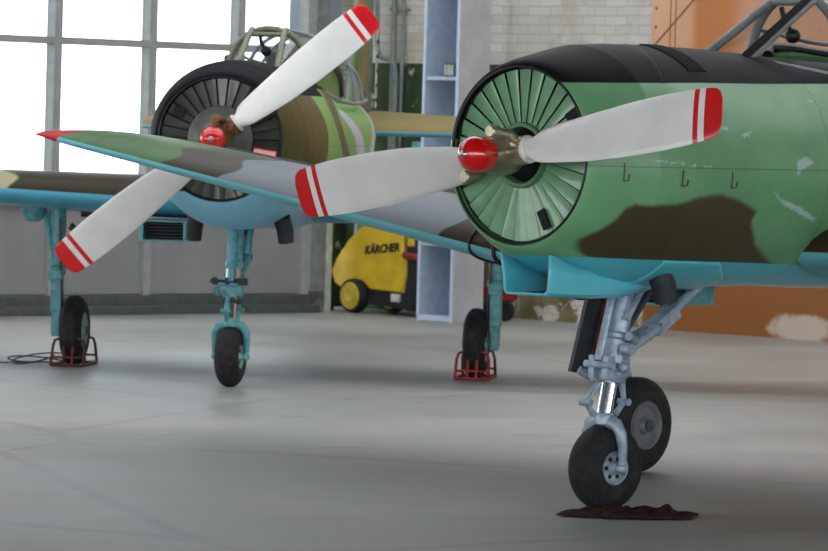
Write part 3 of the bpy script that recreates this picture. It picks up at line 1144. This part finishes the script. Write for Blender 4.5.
    for side in (1, -1):
        sl, rz = ((.147, .980) if side > 0 else (.10, 1.15)) if near else (.035, 1.125)
        f = wing_fn(sl, rz)
        ys = side * np.concatenate([np.arange(.35, 4.4, .03), np.linspace(4.4, 4.75, 16)])
        w_ = surface('wing', ys, f, 60, P('_wing'), root)

        def wpaint(x, y, z, f=f, side=side):
            a = np.abs(y)
            F = np.array([f(q) for q in y])
            xc = (x - F[:, 0]) / F[:, 1]
            zm = z - F[:, 2] + 0.012 * xc * F[:, 1]
            up = zm - (-0.002 + 0.02 * xc * 0)
            d = {'blue': np.where(xc < 0.3, ((.03 - .2 * F[:, 3]) * F[:, 1] - zm) if near else (0.028 - zm), np.where(zm < 0.02, .1, -.1))}
            wob = 0.09 * np.sin(xc * 9 + 1) + 0.04 * np.sin(xc * 21)
            aa = a + wob
            if near:
                d['red'] = a - 4.57
                d['brown'] = np.maximum(np.minimum(aa - 3.45, 3.88 - aa), 1.9 - aa)
                d['gray'] = np.minimum(aa - 1.9, 3.45 - aa)
            else:
                d['brown'] = np.minimum(1.72 - aa, 9)
                d['brown'] = np.maximum(d['brown'], np.minimum(aa - 2.9, 4 - aa))
                d['gray'] = np.minimum(aa - 1.72, 2.9 - aa)
                d['red'] = a - 4.55
            return d
        paint(w_, wpaint)
        # aileron hinge line as a thin slat
        g_ = MB()
        L0, L1 = f(side * 2.3), f(side * 4.2)
        g_.tube([(L0[0] + L0[1] * .74, side * 2.3, L0[2] + .055), (L1[0] + L1[1] * .74, side * 4.2, L1[2] + .035)], .008, 6)
        g_.build('aileron_hinge', M['darkgray'], w_)

    # --- tail
    def tail_fn(ya):
        a = abs(ya)
        u = (a - .06) / 1.6
        ch = .98 - .38 * u
        tip = max(0, (a - 1.45) / .2)
        return 6.28 + .14 * u + .15 * tip ** 2, ch * (1 - .3 * tip ** 2), 1.60, .13, 0.165

    for side in (1, -1):
        ys = side * np.concatenate([np.arange(.06, 1.45, .05), np.linspace(1.45, 1.65, 8)])
        t_ = surface('tailplane', ys, tail_fn, 30, P('_tail') if not near else P('_wing'), root)

        def tpaint(x, y, z):
            F = np.array([tail_fn(q) for q in y])
            xc = (x - F[:, 0]) / F[:, 1]
            zm = z - F[:, 2] - .165 * xc * F[:, 1]
            return {'blue': np.where(xc < .3, 0.014 - zm, np.where(zm < 0.012, .1, -.1)), 'brown': np.full(x.shape, .5)}
        paint(t_, tpaint)

    def fin_fn(h):
        u = (h - 1.85) / .95
        ch = 1.02 - .42 * u
        tip = max(0, (h - 2.6) / .2)
        return 6.1 + .45 * u + .15 * tip ** 2, ch * (1 - .35 * tip ** 2), 0, .09, 0

    hs = np.concatenate([np.arange(1.62, 2.6, .05), np.linspace(2.6, 2.8, 8)])
    fn_ = surface('fin', hs, fin_fn, 26, P('_tail') if not near else P(''), root, vertical=True)

    def fpaint(x, y, z):
        w = x + .25 * np.sin(z * 5)
        return {'brown': np.minimum(w - 6.35, 6.75 - w)}
    paint(fn_, fpaint)
    # rudder hinge plate with lightening holes (pale strip seen from the front)
    g_ = MB()
    g_.box((6.98, -.075, 2.1), (.03, .012, .62))
    for h in np.arange(1.85, 2.4, .11):
        g_.cur = 1
        g_.lathe((6.962, -.082, h), (-.3, -1, 0), [(0, .014), (.004, .014)], 10)
        g_.cur = 0
    g_.build('rudder_hinge_strip', [M['label'], M['void']], fn_, smooth=0)

    # --- windscreen and canopy
    fm = M['frame_gray'] if near else M['frame_olive']
    bl = [Vector((1.50, -.135, 2.0)), Vector((1.50, .135, 2.0))]           # foot of the flat front panel
    tz = .046 if near else 0.0
    tp = [Vector((1.89 + tz * 1.7, sg * .112, 2.225 + tz)) for sg in (-1, 1)]
    arch = []
    for t in np.linspace(0, PI, 25):
        arch.append(Vector((2.02, -.265 * math.cos(t), 1.93 + (.335 + tz) * math.sin(t) ** .8)))
    g_ = MB()
    g_.tube(arch, .022, 10)
    for i in (0, 1):
        g_.tube([bl[i], tp[i], tp[i] + Vector((.10, 0, .035))], .021, 8)
    g_.tube([bl[0], bl[1]], .014, 8)
    g_.tube([tp[0], tp[1]], .016, 8)
    for i, sg in ((0, -1), (1, 1)):
        g_.tube([bl[i], Vector((1.75, sg * .225, 1.965)), Vector((2.02, sg * .275, 1.93))], .014, 8)
    ws = g_.build('windscreen_frame', fm, root, smooth=50)
    if near:
        g_ = MB()
        for i, o_ in ((0, -.02), ):
            d_ = (tp[i] - bl[i])
            g_.tube([bl[i] + Vector((-.03, -.002, .004)), bl[i] + d_ * 1.05 + Vector((-.03, -.002, .004))], [.026, .022], 4)
        tag(g_.build('windscreen_pillar', M['blackpaint'], ws, smooth=0), 'dark port windscreen pillar')
    g_ = MB()
    q = [bl[0], bl[1], tp[1], tp[0]]
    g_.add(q, [(0, 1, 2, 3)])
    for i, sg in ((0, -1), (1, 1)):
        ar = arch[:13] if sg < 0 else arch[::-1][:13]
        path = [bl[i] + (Vector((2.0, sg * .275, 1.93)) - bl[i]) * u for u in (0, .33, .66, 1)]
        pts = [bl[i], tp[i]] + [a_ for a_ in ar[::-1][3:-3]]
        for k in range(1, len(pts) - 1):
            g_.add([pts[0], pts[k], pts[k + 1]], [(0, 1, 2)])
    g_.build('windscreen_glass', M['canopy_glass'], ws, smooth=50)

    sec = [(2.02, .268, .335 + tz, 1.93), (2.5, .315, .42, 1.86), (3.1, .335, .46, 1.81), (3.7, .345, .46, 1.80), (4.3, .32, .34, 1.81), (4.75, .29, .18, 1.83), (5.1, .25, .03, 1.83)]
    cr = []
    for x, a, h, zb in sec:
        cr.append([Vector((x, -a * math.cos(t), zb + h * math.sin(t) ** .8)) for t in np.linspace(0, PI, 25)])
    g_ = MB()
    g_.rings(cr, False, False)
    cg = g_.build('canopy_glass', M['canopy_glass'], root, smooth=60)
    g_ = MB()
    for i in (2, 3, 4):
        g_.tube(cr[i], .013, 8)
    for j in (0, 24):
        g_.tube([c[j] for c in cr], .014, 8)
    for j in (4, 20):
        g_.tube([c[j] for c in cr], .010, 8)
    g_.build('canopy_frame', M['frame_gray'], cg, smooth=50)
    # cockpit rims and furniture under the glass
    for sg in (-1, 1):
        g_ = MB()
        g_.tube([(2.12, sg * .24, 2.03), (2.2, sg * .30, 2.07), (2.4, sg * .335, 2.07), (2.7, sg * .34, 2.05), (2.95, sg * .34, 1.98), (3.1, sg * .33, 1.86)], .026, 10)
        rm = g_.build('cockpit_rim', M['blackpaint'], root)
        g_ = MB()
        g_.prism([(2.15, sg * .31, 1.90), (2.15, sg * .31, 2.04), (2.4, sg * .33, 2.055), (2.7, sg * .335, 2.035), (2.95, sg * .335, 1.96), (3.05, sg * .335, 1.80)], (0, -sg * .02, 0))
        g_.build('rim_lining', mat('interior green', srgb(96, 140, 84), 0.5), rm, smooth=0)
    for x in (3.0, 4.1):
        g_ = MB()
        g_.box((x, 0, 1.95), (.10, .34, .36), Matrix.Rotation(R(12), 3, 'Y'))
        g_.box((x + .03, 0, 2.13), (.08, .2, .12), Matrix.Rotation(R(12), 3, 'Y'))
        g_.build('seat_back', M['darkgray'], root, bevel=.02)
    g_ = MB()
    g_.ball((2.02, .02, 2.12), .036, 10)
    g_.tube([(2.02, .02, 2.14), (2.0, .05, 2.17), (1.98, .06, 2.25)], .012, 8)
    g_.build('compass', M['blackpaint'], root)

    # --- cowl details
    if near:
        g_ = MB()
        # ribbed vent on top of the cowl
        def skin(x, a, off):
            c = interp_sections(LIP[6:], [x])[0]
            return (x, -(c[2] + off) * math.cos(R(a)), c[1] + ((c[3] if a > 0 else c[4]) + off) * math.sin(R(a)))
        for k in range(5):
            x = .86 + k * .026
            g_.tube([skin(x, a, -.003) for a in np.linspace(52, 86, 20)], .011, 6)
        g_.build('top_vent', M['void'], cowl)
        g_ = MB()
        g_.tube([skin(.62 + (a - 44) * .0035, a, -.001) for a in np.linspace(43, 90, 24)], .0032, 6)
        g_.build('cowl_seam', M['darkgray'], cowl)
        for x, t0, t1 in ((.195, 1.7, -6.6), (.59, -1.0, -8.6), (.927, -1.5, -9.2)):
            g_ = MB()
            g_.tube([(x, -.52 * math.cos(R(a)) - .001, ZC + .52 * math.sin(R(a))) for a in np.linspace(t0, t1, 5)], .0035, 6)
            g_.tube([(x, -.519, ZC + .52 * math.sin(R(t1))), (x + .035, -.516, ZC + .52 * math.sin(R(t1)) + .004), (x + .035, -.519, ZC + .52 * math.sin(R(t1 + 3)))], .0035, 6)
            g_.build('cowl_latch', M['darkgray'], cowl)
        # chin panel: blue skin standing proud, ending in a slanted edge
        g_ = MB()
        rr = []
        for x in np.linspace(.70, 1.24, 24):
            row = []
            c = interp_sections(LIP[7:], [x])[0]
            lim = -49.6 if x < 1.08 else -49.6 - (x - 1.08) / .16 * 14
            for a in np.linspace(lim, -90, 22):
                e = 1.0008 + .013 * min(1, max(0, (x - .70) / .4)) ** 2
                row.append((x, -c[2] * e * math.cos(R(a)), c[1] + c[4] * e * math.sin(R(a)) - .012 * 0))
            rr.append(row)
        g_.rings(rr, False, False)
        ch = g_.build('chin_panel', mat('light blue paint', srgb(90, 200, 217), 0.3, var=.04, scale=4, coat=.3), root, smooth=60)
        ch.modifiers.new('thick', 'SOLIDIFY').thickness = .006
        # air scoop
        bl_m = mat('scoop blue paint', srgb(100, 204, 222), 0.28, var=.04, scale=4, coat=.4)
        g_ = MB()
        prof_ = [(.135, 1.125, .962, .165), (.15, 1.125, .957, .166), (.22, 1.10, .953, .165), (.30, 1.075, .950, .165), (.45, 1.05, .946, .160), (.60, 1.03, .948, .150), (.74, 1.01, .957, .135), (.86, 1.0, .970, .115), (.95, .995, .985, .09)]
        rings = []
        for x, zt, zb, hw in prof_:
            rings.append([(x, -hw, zt), (x, -hw, (zt + zb) / 2), (x, -hw + .006, zb + .012), (x, -hw + .022, zb), (x, hw * .40, zb), (x, hw * .44, zb + .012), (x, hw * .5, (zt + zb) / 2), (x, hw * .60, zt)])
        g_.rings(rings, False, False)
        sc_ = g_.build('intake_scoop', bl_m, root, smooth=40)
        sl_ = sc_.modifiers.new('thick', 'SOLIDIFY')
        sl_.thickness = .010
        sl_.offset = -1
        g_ = MB()
        g_.add([(.40, -.155, 1.13), (.40, .09, 1.13), (.38, .06, .960), (.38, -.15, .960)], [(0, 1, 2, 3)])
        g_.add([(.24, -.148, .962), (.24, .06, .962), (.38, .06, .960), (.38, -.148, .960)], [(0, 1, 2, 3)])
        g_.build('scoop_duct', M['brownsoot'], sc_, smooth=0)
        g_ = MB()
        g_.lathe((.80, -.11, 1.0), (-.2, -1, -.3), [(0, .035), (.015, .035)], 20)
        g_.build('scoop_drain', M['void'], sc_)
    # exhaust stubs
    for sg in (-1, 1):
        g_ = MB()
        top = Vector((.80, sg * .21, 1.075)) if near else Vector((.95, sg * .27, 1.06))
        g_.tube([top, top + Vector((.035, sg * .02, -.08)), top + Vector((.05, sg * .025, -.155))], [.054, .054, .050], 20, False)
        g_.tube([top + Vector((.0, 0, 0)), top + Vector((.05, sg * .025, -.148))], [.046, .046], 20)
        g_.build('exhaust_pipe', M['exhaust'], root, smooth=50)
    # oil cooler box under the starboard wing root
    g_ = MB()
    bx_m = M['gear_teal']
    OY, OW = .60, .29
    g_.box((1.83, OY, 1.00), (.40, OW, .012))
    g_.box((1.83, OY, .872), (.40, OW, .014))
    for y_ in (OY - OW / 2, OY + OW / 2):
        g_.box((1.83, y_, .936), (.40, .03, .14))
    oc = g_.build('oil_cooler', bx_m, root, smooth=0, bevel=.004)
    g_ = MB()
    g_.box((1.76, OY, .936), (.02, OW - .03, .12))
    g_.build('cooler_core', M['void'], oc, smooth=0)
    g_ = MB()
    for z_ in np.linspace(.895, .98, 5):
        g_.box((1.68, OY, z_), (.05, OW - .03, .004))
    g_.build('cooler_vane', M['darkgray'], oc, smooth=0)

    # --- nose gear
    gm = M['gear_gray'] if near else M['gear_teal_mid']
    gm2 = M['gear_gray'] if near else M['gear_teal']
    ax = Vector((0, 1, 0))
    wc = Vector((.749, 0, .189))
    A = Vector((.850, 0, 1.0))
    B = Vector((.765, 0, .56))
    Cc = Vector((.728, 0, .40))
    d = (B - A).normalized()
    g_ = MB()
    L = (B - A).length
    g_.lathe(A, d, [(0, .05), (.02, .052), (L * .50, .050), (L * .52, .058), (L * .56, .058), (L * .58, .050), (L * .86, .050), (L * .87, .066), (L * .97, .068), (L, .058)], 24)
    # bracket clutter around the lower collar
    for s_ in ((-1, 1) if near else ()):
        g_.tube([B + Vector((-.05, s_ * .06, .03)), B + Vector((.05, s_ * .06, .05))], .022, 10)
        g_.ball(B + Vector((-.01, s_ * .085, .07)), .026, 8)
        g_.box(B + Vector((-.06, s_ * .04, .07)), (.05, .03, .10))
    g_.tube([B + Vector((-.075, .08, .08)), B + Vector((-.075, -.08, .08))], .018 if near else .014, 10)
    g_.tube([B + Vector((-.07, .12 if near else .09, .05)), B + Vector((-.02, .09, .02))], .02, 8)
    if near:
        g_.tube([B + Vector((.0, -.07, .15)), B + Vector((.0, -.12, .15))], .028, 12)
        g_.tube([A.lerp(B, .53) + Vector((-.03, -.09, 0)), A.lerp(B, .53) + Vector((.04, -.07, -.02))], .02, 10)
    ng = g_.build('nose_gear', gm, root, smooth=40)
    g_ = MB()
    g_.tube([A + Vector((-.075, -.0, -.02)), B + Vector((-.085, .0, .10))], .018, 10)
    g_.tube([A + Vector((.02, -.08, -.03)), B + Vector((.0, -.085, .28))], .014, 8)
    g_.build('retraction_rod', gm, ng)
    g_ = MB()
    g_.tube([B + (B - A).normalized() * -.03, Cc], .034, 20)
    g_.build('piston', M['chrome'], ng)
    if not near:
        g_ = MB()
        g_.tube([B + Vector((-.06, .13, .10)), B + Vector((-.07, .05, .095)), B + Vector((-.07, -.09, .11))], .012, 8)
        for y_ in (.10, .02, -.06, -.09):
            g_.box(B + Vector((-.075, y_, .10)), (.035, .03, .045))
        g_.lathe(B + Vector((0, 0, -.02)), d, [(0, .060), (.02, .060)], 20)
        g_.build('steering_linkage', M['exhaust'], ng)
        g_ = MB()
        g_.lathe(A.lerp(B, .62), d, [(0, .0515), (.06, .0515)], 24)
        g_.build('strut_band', M['steel'], ng)
    # fork
    g_ = MB()
    g_.lathe(Cc + Vector((0, 0, .03)), (0, 0, -1), [(0, .045), (.02, .052), (.05, .05), (.06, .03)], 20)
    for s_ in (-1, 1):
        pts = [Cc + Vector((.0, s_ * .02, -.005)), Cc + Vector((.0, s_ * .075, -.02)), Cc + Vector((.005, s_ * .098, -.06)), Vector((wc.x - .005, s_ * .100, .28)), Vector((wc.x, s_ * .097, wc.z))]
        g_.tube(pts, [.032, .030, .026, .022, .018], 10)
        g_.lathe((wc.x, s_ * .085, wc.z), (0, s_, 0), [(0, .026), (.022, .026), (.028, .020), (.036, .012)], 16)
    fk = g_.build('fork', gm2, ng, smooth=45)
    for (nm, dx, dy) in (('torque_link', .055, -.035), ('torque_link', -.075, .02)):
        g_ = MB()
        k_ = Vector((.740 + dx * 1.5, dy, .475))
        g_.tube([B + Vector((dx * .7, dy, .0)), k_], [.015, .011], 8)
        g_.tube([k_, Cc + Vector((dx * .6, dy, .02))], [.011, .015], 8)
        g_.lathe(k_ + Vector((0, -.03, 0)), (0, 1, 0), [(0, .016), (.06, .016)], 12)
        g_.build(nm, gm2, ng, smooth=45)
    st_ = Matrix.Rotation(R(-8 if near else -4), 3, 'Z')
    wax = st_ @ ax
    g_ = MB()
    tire(g_, wc, wax, .190, .15, 40, .40)
    wt = g_.build('nose_wheel', M['rubber'], ng, smooth=50)
    for s_ in (-1, 1):
        g_ = MB()
        rim(g_, wc, wax, .190, .15, s_, .40)
        g_.cur = 1
        for k in range(6):
            a = 2 * PI * k / 6
            o_ = wc + wax * s_ * .0545 + (st_ @ Vector((1, 0, 0))) * (math.cos(a) * .043) + Vector((0, 0, math.sin(a) * .043))
            g_.lathe(o_, wax * s_, [(0, .010), (.003, .010)], 12)
        g_.build('wheel_rim', [M['gear_gray'] if near else M['hub_green'], M['void']], ng, smooth=40)
    # drag strut
    g_ = MB()
    k_ = Vector((1.03, -.02, .80))
    g_.tube([Vector((.80, -.05, .695)), k_ + Vector((0, -.03, 0))], [.022, .026], 10)
    g_.tube([Vector((.80, .05, .695)), k_ + Vector((0, .03, 0))], [.018, .02], 10)
    g_.box(k_ + Vector((.06, 0, .03)), (.17, .075, .06), Matrix.Rotation(R(-30), 3, 'Y'))
    g_.tube([k_ + Vector((.10, 0, .05)), Vector((1.40, -.02, 1.02))], [.026, .022], 10)
    g_.lathe(k_ + Vector((0, -.06, 0)), (0, 1, 0), [(0, .02), (.12, .02)], 12)
    g_.build('drag_strut', gm2, ng, smooth=40)
    g_ = MB()
    g_.tube([Vector((1.15, .03, .90)), Vector((1.43, .02, 1.0))], .024, 8)
    g_.tube([Vector((.84, -.02, .79)), Vector((1.02, .02, .93)), Vector((1.1, .04, .99))], .016, 8)
    g_.build('hydraulic_jack', M['darkgray'], ng)
    if near:
        g_ = MB()
        pl = [(.80, .15, .99), (.94, .15, .99), (.80, .17, .585), (.70, .17, .60)]
        g_.prism([pl[0], pl[1], pl[2], pl[3]], (0, .02, 0))
        dr = g_.build('gear_door', M['darkgray'], ng, smooth=0)
        g_ = MB()
        g_.tube([(.90, .14, .97), (.80, .15, .60)], .009, 6)
        g_.build('door_edge', M['redsteel2'], dr)
        g_ = MB()
        g_.box((.95, .10, .80), (.10, .02, .36), Matrix.Rotation(R(10), 3, 'Y'))
        g_.build('gear_door', M['void'], ng, smooth=0)

    # --- main gear
    hubm = M['gear_gray2'] if near else M['hub_green']
    gmm = M['gear_gray'] if near else M['gear_teal']
    for sg in (1, -1):
        lx, ly = 2.58, sg * 1.475
        top = 1.12 if near else 1.10
        g_ = MB()
        g_.tube([(lx, ly, top), (lx, ly, .62)], [.052, .05], 16)
        g_.lathe((lx, ly, .66), (0, 0, -1), [(0, .052), (.01, .06), (.05, .06), (.06, .05)], 16)
        g_.box((lx + .01, ly, .50), (.10, .075, .30))
        g_.box((lx + .01, ly, .30), (.085, .06, .18))
        g_.box((lx - .06, ly, .60), (.04, .09, .07))
        mg = g_.build('main_gear', gmm, root, smooth=40, bevel=.006)
        g_ = MB()
        g_.tube([(lx, ly, .64), (lx, ly, .30)], .03, 12)
        g_.build('piston', M['chrome'], mg)
        g_ = MB()
        g_.tube([(lx, ly, .23), (lx + .01, ly - sg * .13, .25)], .028, 12)
        g_.box((lx, ly, .25), (.08, .05, .12))
        g_.build('axle', gmm, mg, bevel=.005)
        g_ = MB()
        g_.tube([(lx + .05, ly, .50), (lx + .16, ly, .41), (lx + .05, ly, .30)], .014, 8)
        g_.build('torque_link', gmm, mg)
        g_ = MB()
        g_.tube([(lx + .04, ly + sg * .02, .68), (lx + .3, ly + sg * .12, 1.02)], .02, 8)
        g_.tube([(lx - .03, ly + sg * .10, 1.06), (lx - .02, ly + sg * .02, .72)], .018, 8)
        g_.build('side_brace', gmm, mg)
        g_ = MB()
        g_.tube([(lx - .06, ly - sg * .02, .98), (lx - .075, ly - sg * .035, .7), (lx - .06, ly - sg * .05, .4), (lx - .02, ly - sg * .06, .28)], .008, 6)
        g_.lathe((lx - .03, ly - sg * .16, 1.02), (0, -sg, 0), [(0, .03), (.08, .03)], 12)
        g_.lathe((lx - .05, ly - sg * .09, .93), (0, -sg, -.6), [(0, .024), (.07, .024)], 12)
        g_.build('brake_hose', M['blackpaint'], mg)
        g_ = MB()
        g_.lathe((lx - .05, ly + sg * .16, 1.12), (0, 0, -1), [(0, .085), (.10, .085), (.15, .06), (.17, .03)], 24)
        g_.build('gear_pivot_housing', gmm, mg, smooth=40)
        wc2 = Vector((lx + .01, ly - sg * .125, .233))
        g_ = MB()
        tire(g_, wc2, ax, .234, .15, 48)
        g_.build('main_wheel', M['rubber'], mg, smooth=50)
        for s_ in (-1, 1):
            g_ = MB()
            rim(g_, wc2, ax, .234, .15, s_)
            g_.build('wheel_rim', hubm, mg, smooth=40)
            g_ = MB()
            g_.lathe(wc2 + ax * s_ * .078, ax * s_, [(0, .03), (.012, .03), (.016, .012)], 20)
            g_.build('hub_cap', M['darkgray'], mg, smooth=40)
    return root


near_plane = make_aircraft((.3564, 19.3079, 0), R(42.36), True, 'foreground camouflaged propeller aircraft with pale green engine gills and a silver grey nose leg')
far_plane = make_aircraft((-1.2201, 27.6019, 0), R(6.71), False, 'camouflaged propeller aircraft with dark engine gills and teal legs, standing behind by the windows')


def on_plane(root, q):
    return Matrix.Translation(root.location) @ Matrix.Rotation(root.rotation_euler.z, 4, 'Z') @ Vector(q)


# ------------------------------------------------------------------ wheel chocks of red tube round the far main wheels
def chock(root, y_, label, m):
    o = empty('wheel_chock', on_plane(root, (2.59, y_, 0)), root.rotation_euler.z)
    a, b = .24, .11
    r = .010
    g_ = MB()
    g_.tube([(-a, -b, r), (a, -b, r)], r, 8)
    g_.tube([(-a, b, r), (a, b, r)], r, 8)
    for x in (-a, a):
        g_.tube([(x, -b, r), (x, b, r)], r, 8)
    g_.build('base_frame', m, o)
    for sx_ in (-1, 1):
        g_ = MB()
        X = sx_ * a
        Xi = sx_ * (a - .055)
        g_.tube([(X, -b, r), (Xi, -b * .98, .13), (Xi, -b * .86, .172), (Xi, -b * .6, .182), (Xi, b * .6, .182), (Xi, b * .86, .172), (Xi, b * .98, .13), (X, b, r)], r, 8)
        for y2 in (-.03, .03):
            g_.tube([(X, y2, r), (Xi, y2, .18)], r * .8, 8)
        g_.tube([(sx_ * (a - .02), -b, .06), (sx_ * (a - .02), b, .06)], r * .8, 8)
        g_.build('hoop', m, o)
    tag(o, label, 'wheel chock', 'red tube wheel chocks')
    return o


chock(far_plane, 1.35, 'dark red tubular chock round the far left main wheel, trailing wire', M['redsteel2'])
chock(far_plane, -1.35, 'bright red tubular chock round the main wheel near the locker', M['redsteel'])

# loose wire beside the left chock
wb_ = on_plane(far_plane, (2.35, 1.55, 0))
pts = []
for k in range(60):
    t = k / 59
    a = t * 4.3 * PI
    rr = .12 + .05 * math.sin(a * .7)
    pts.append((wb_.x + .05 - .10 * t + rr * math.cos(a) * 1.3, wb_.y + .15 + rr * math.sin(a) * 1.6, .008 + .06 * (1 + math.sin(a * 1.3)) * .5))
pts += [(wb_.x - .5 - .1 * k, wb_.y - .02 - .03 * k, .006) for k in range(1, 5)]
g = MB()
g.tube(pts, .005, 6)
tag(g.build('loose_wire', M['wire']), 'tangle of thin dark wire on floor beside the left red chock', 'wire')

# black cords tied round the near wing beside the cowl
for k, (y_, lab) in enumerate(((1.62, 'thin black cord looped round the foreground wing, farther from the engine'), (1.46, 'thick black cord looped round the foreground wing right beside the engine'))):
    u = (y_ - .35) / 4.30
    ch = 1.98 - .86 * u
    lx = 1.60 + .02 * y_
    z_ = .980 + .147 * (y_ - .8)
    t_ = .16 - .085 * u
    loop = [(lx + x * ch * .999 - .005, y_ + (.05 + .04 * k) * min(1, x * 4) * (1 if uu else -.6), z_ + (zz * 1.05) * ch - .012 * x * ch + (.004 if uu else -.004)) for (x, zz, uu) in airfoil(40, t_) if x < .55]
    g = MB()
    g.tube([on_plane(near_plane, q) for q in loop], .006 + .005 * k, 8)
    tag(g.build('tie_cord', M['blackplastic']), lab, 'cord', 'black cords on the foreground wing')

# ------------------------------------------------------------------ crumpled maroon cloth in front of the near nose wheel
from mathutils import noise as mnoise
cx, cy = .93, 19.58
nx_, ny_ = 90, 60
g = MB()
vs_, fs_ = [], []
for i in range(nx_ + 1):
    for j in range(ny_ + 1):
        u, v = i / nx_, j / ny_
        x = -.265 + .575 * u
        w = .20 * (1 - .45 * abs(2 * u - 1) ** 1.7) * (1 + .25 * mnoise.noise((u * 5, 3, 0)))
        yy = (v - .5) * 2 * w + .02 * mnoise.noise((u * 7, v * 3, 2))
        rim_ = min(1, 4 * min(u, 1 - u, v, 1 - v) + .02)
        h = .012 + rim_ * (.026 * abs(mnoise.noise((u * 9, v * 5, 1))) + .030 * abs(mnoise.noise((u * 4.2 + 5, v * 2.6, 9))))
        h += rim_ * .045 * math.exp(-((u - .80) / .05) ** 2 - ((v - .45) / .25) ** 2)
        h += rim_ * .012 * math.exp(-((u - .45) / .2) ** 2 - ((v - .75) / .2) ** 2)
        vs_.append((cx + x + .05 * (v - .5), cy + yy, h))
for i in range(nx_):
    for j in range(ny_):
        a = i * (ny_ + 1) + j
        fs_.append((a, a + 1, a + ny_ + 2, a + ny_ + 1))
g.add(vs_, fs_)
cl = g.build('floor_cloth', M['cloth'], smooth=60)
sm = cl.modifiers.new('thick', 'SOLIDIFY')
sm.thickness = .006
sm.offset = -1
tag(cl, 'crumpled maroon cloth lying on the floor at the foreground nose wheel', 'cloth')
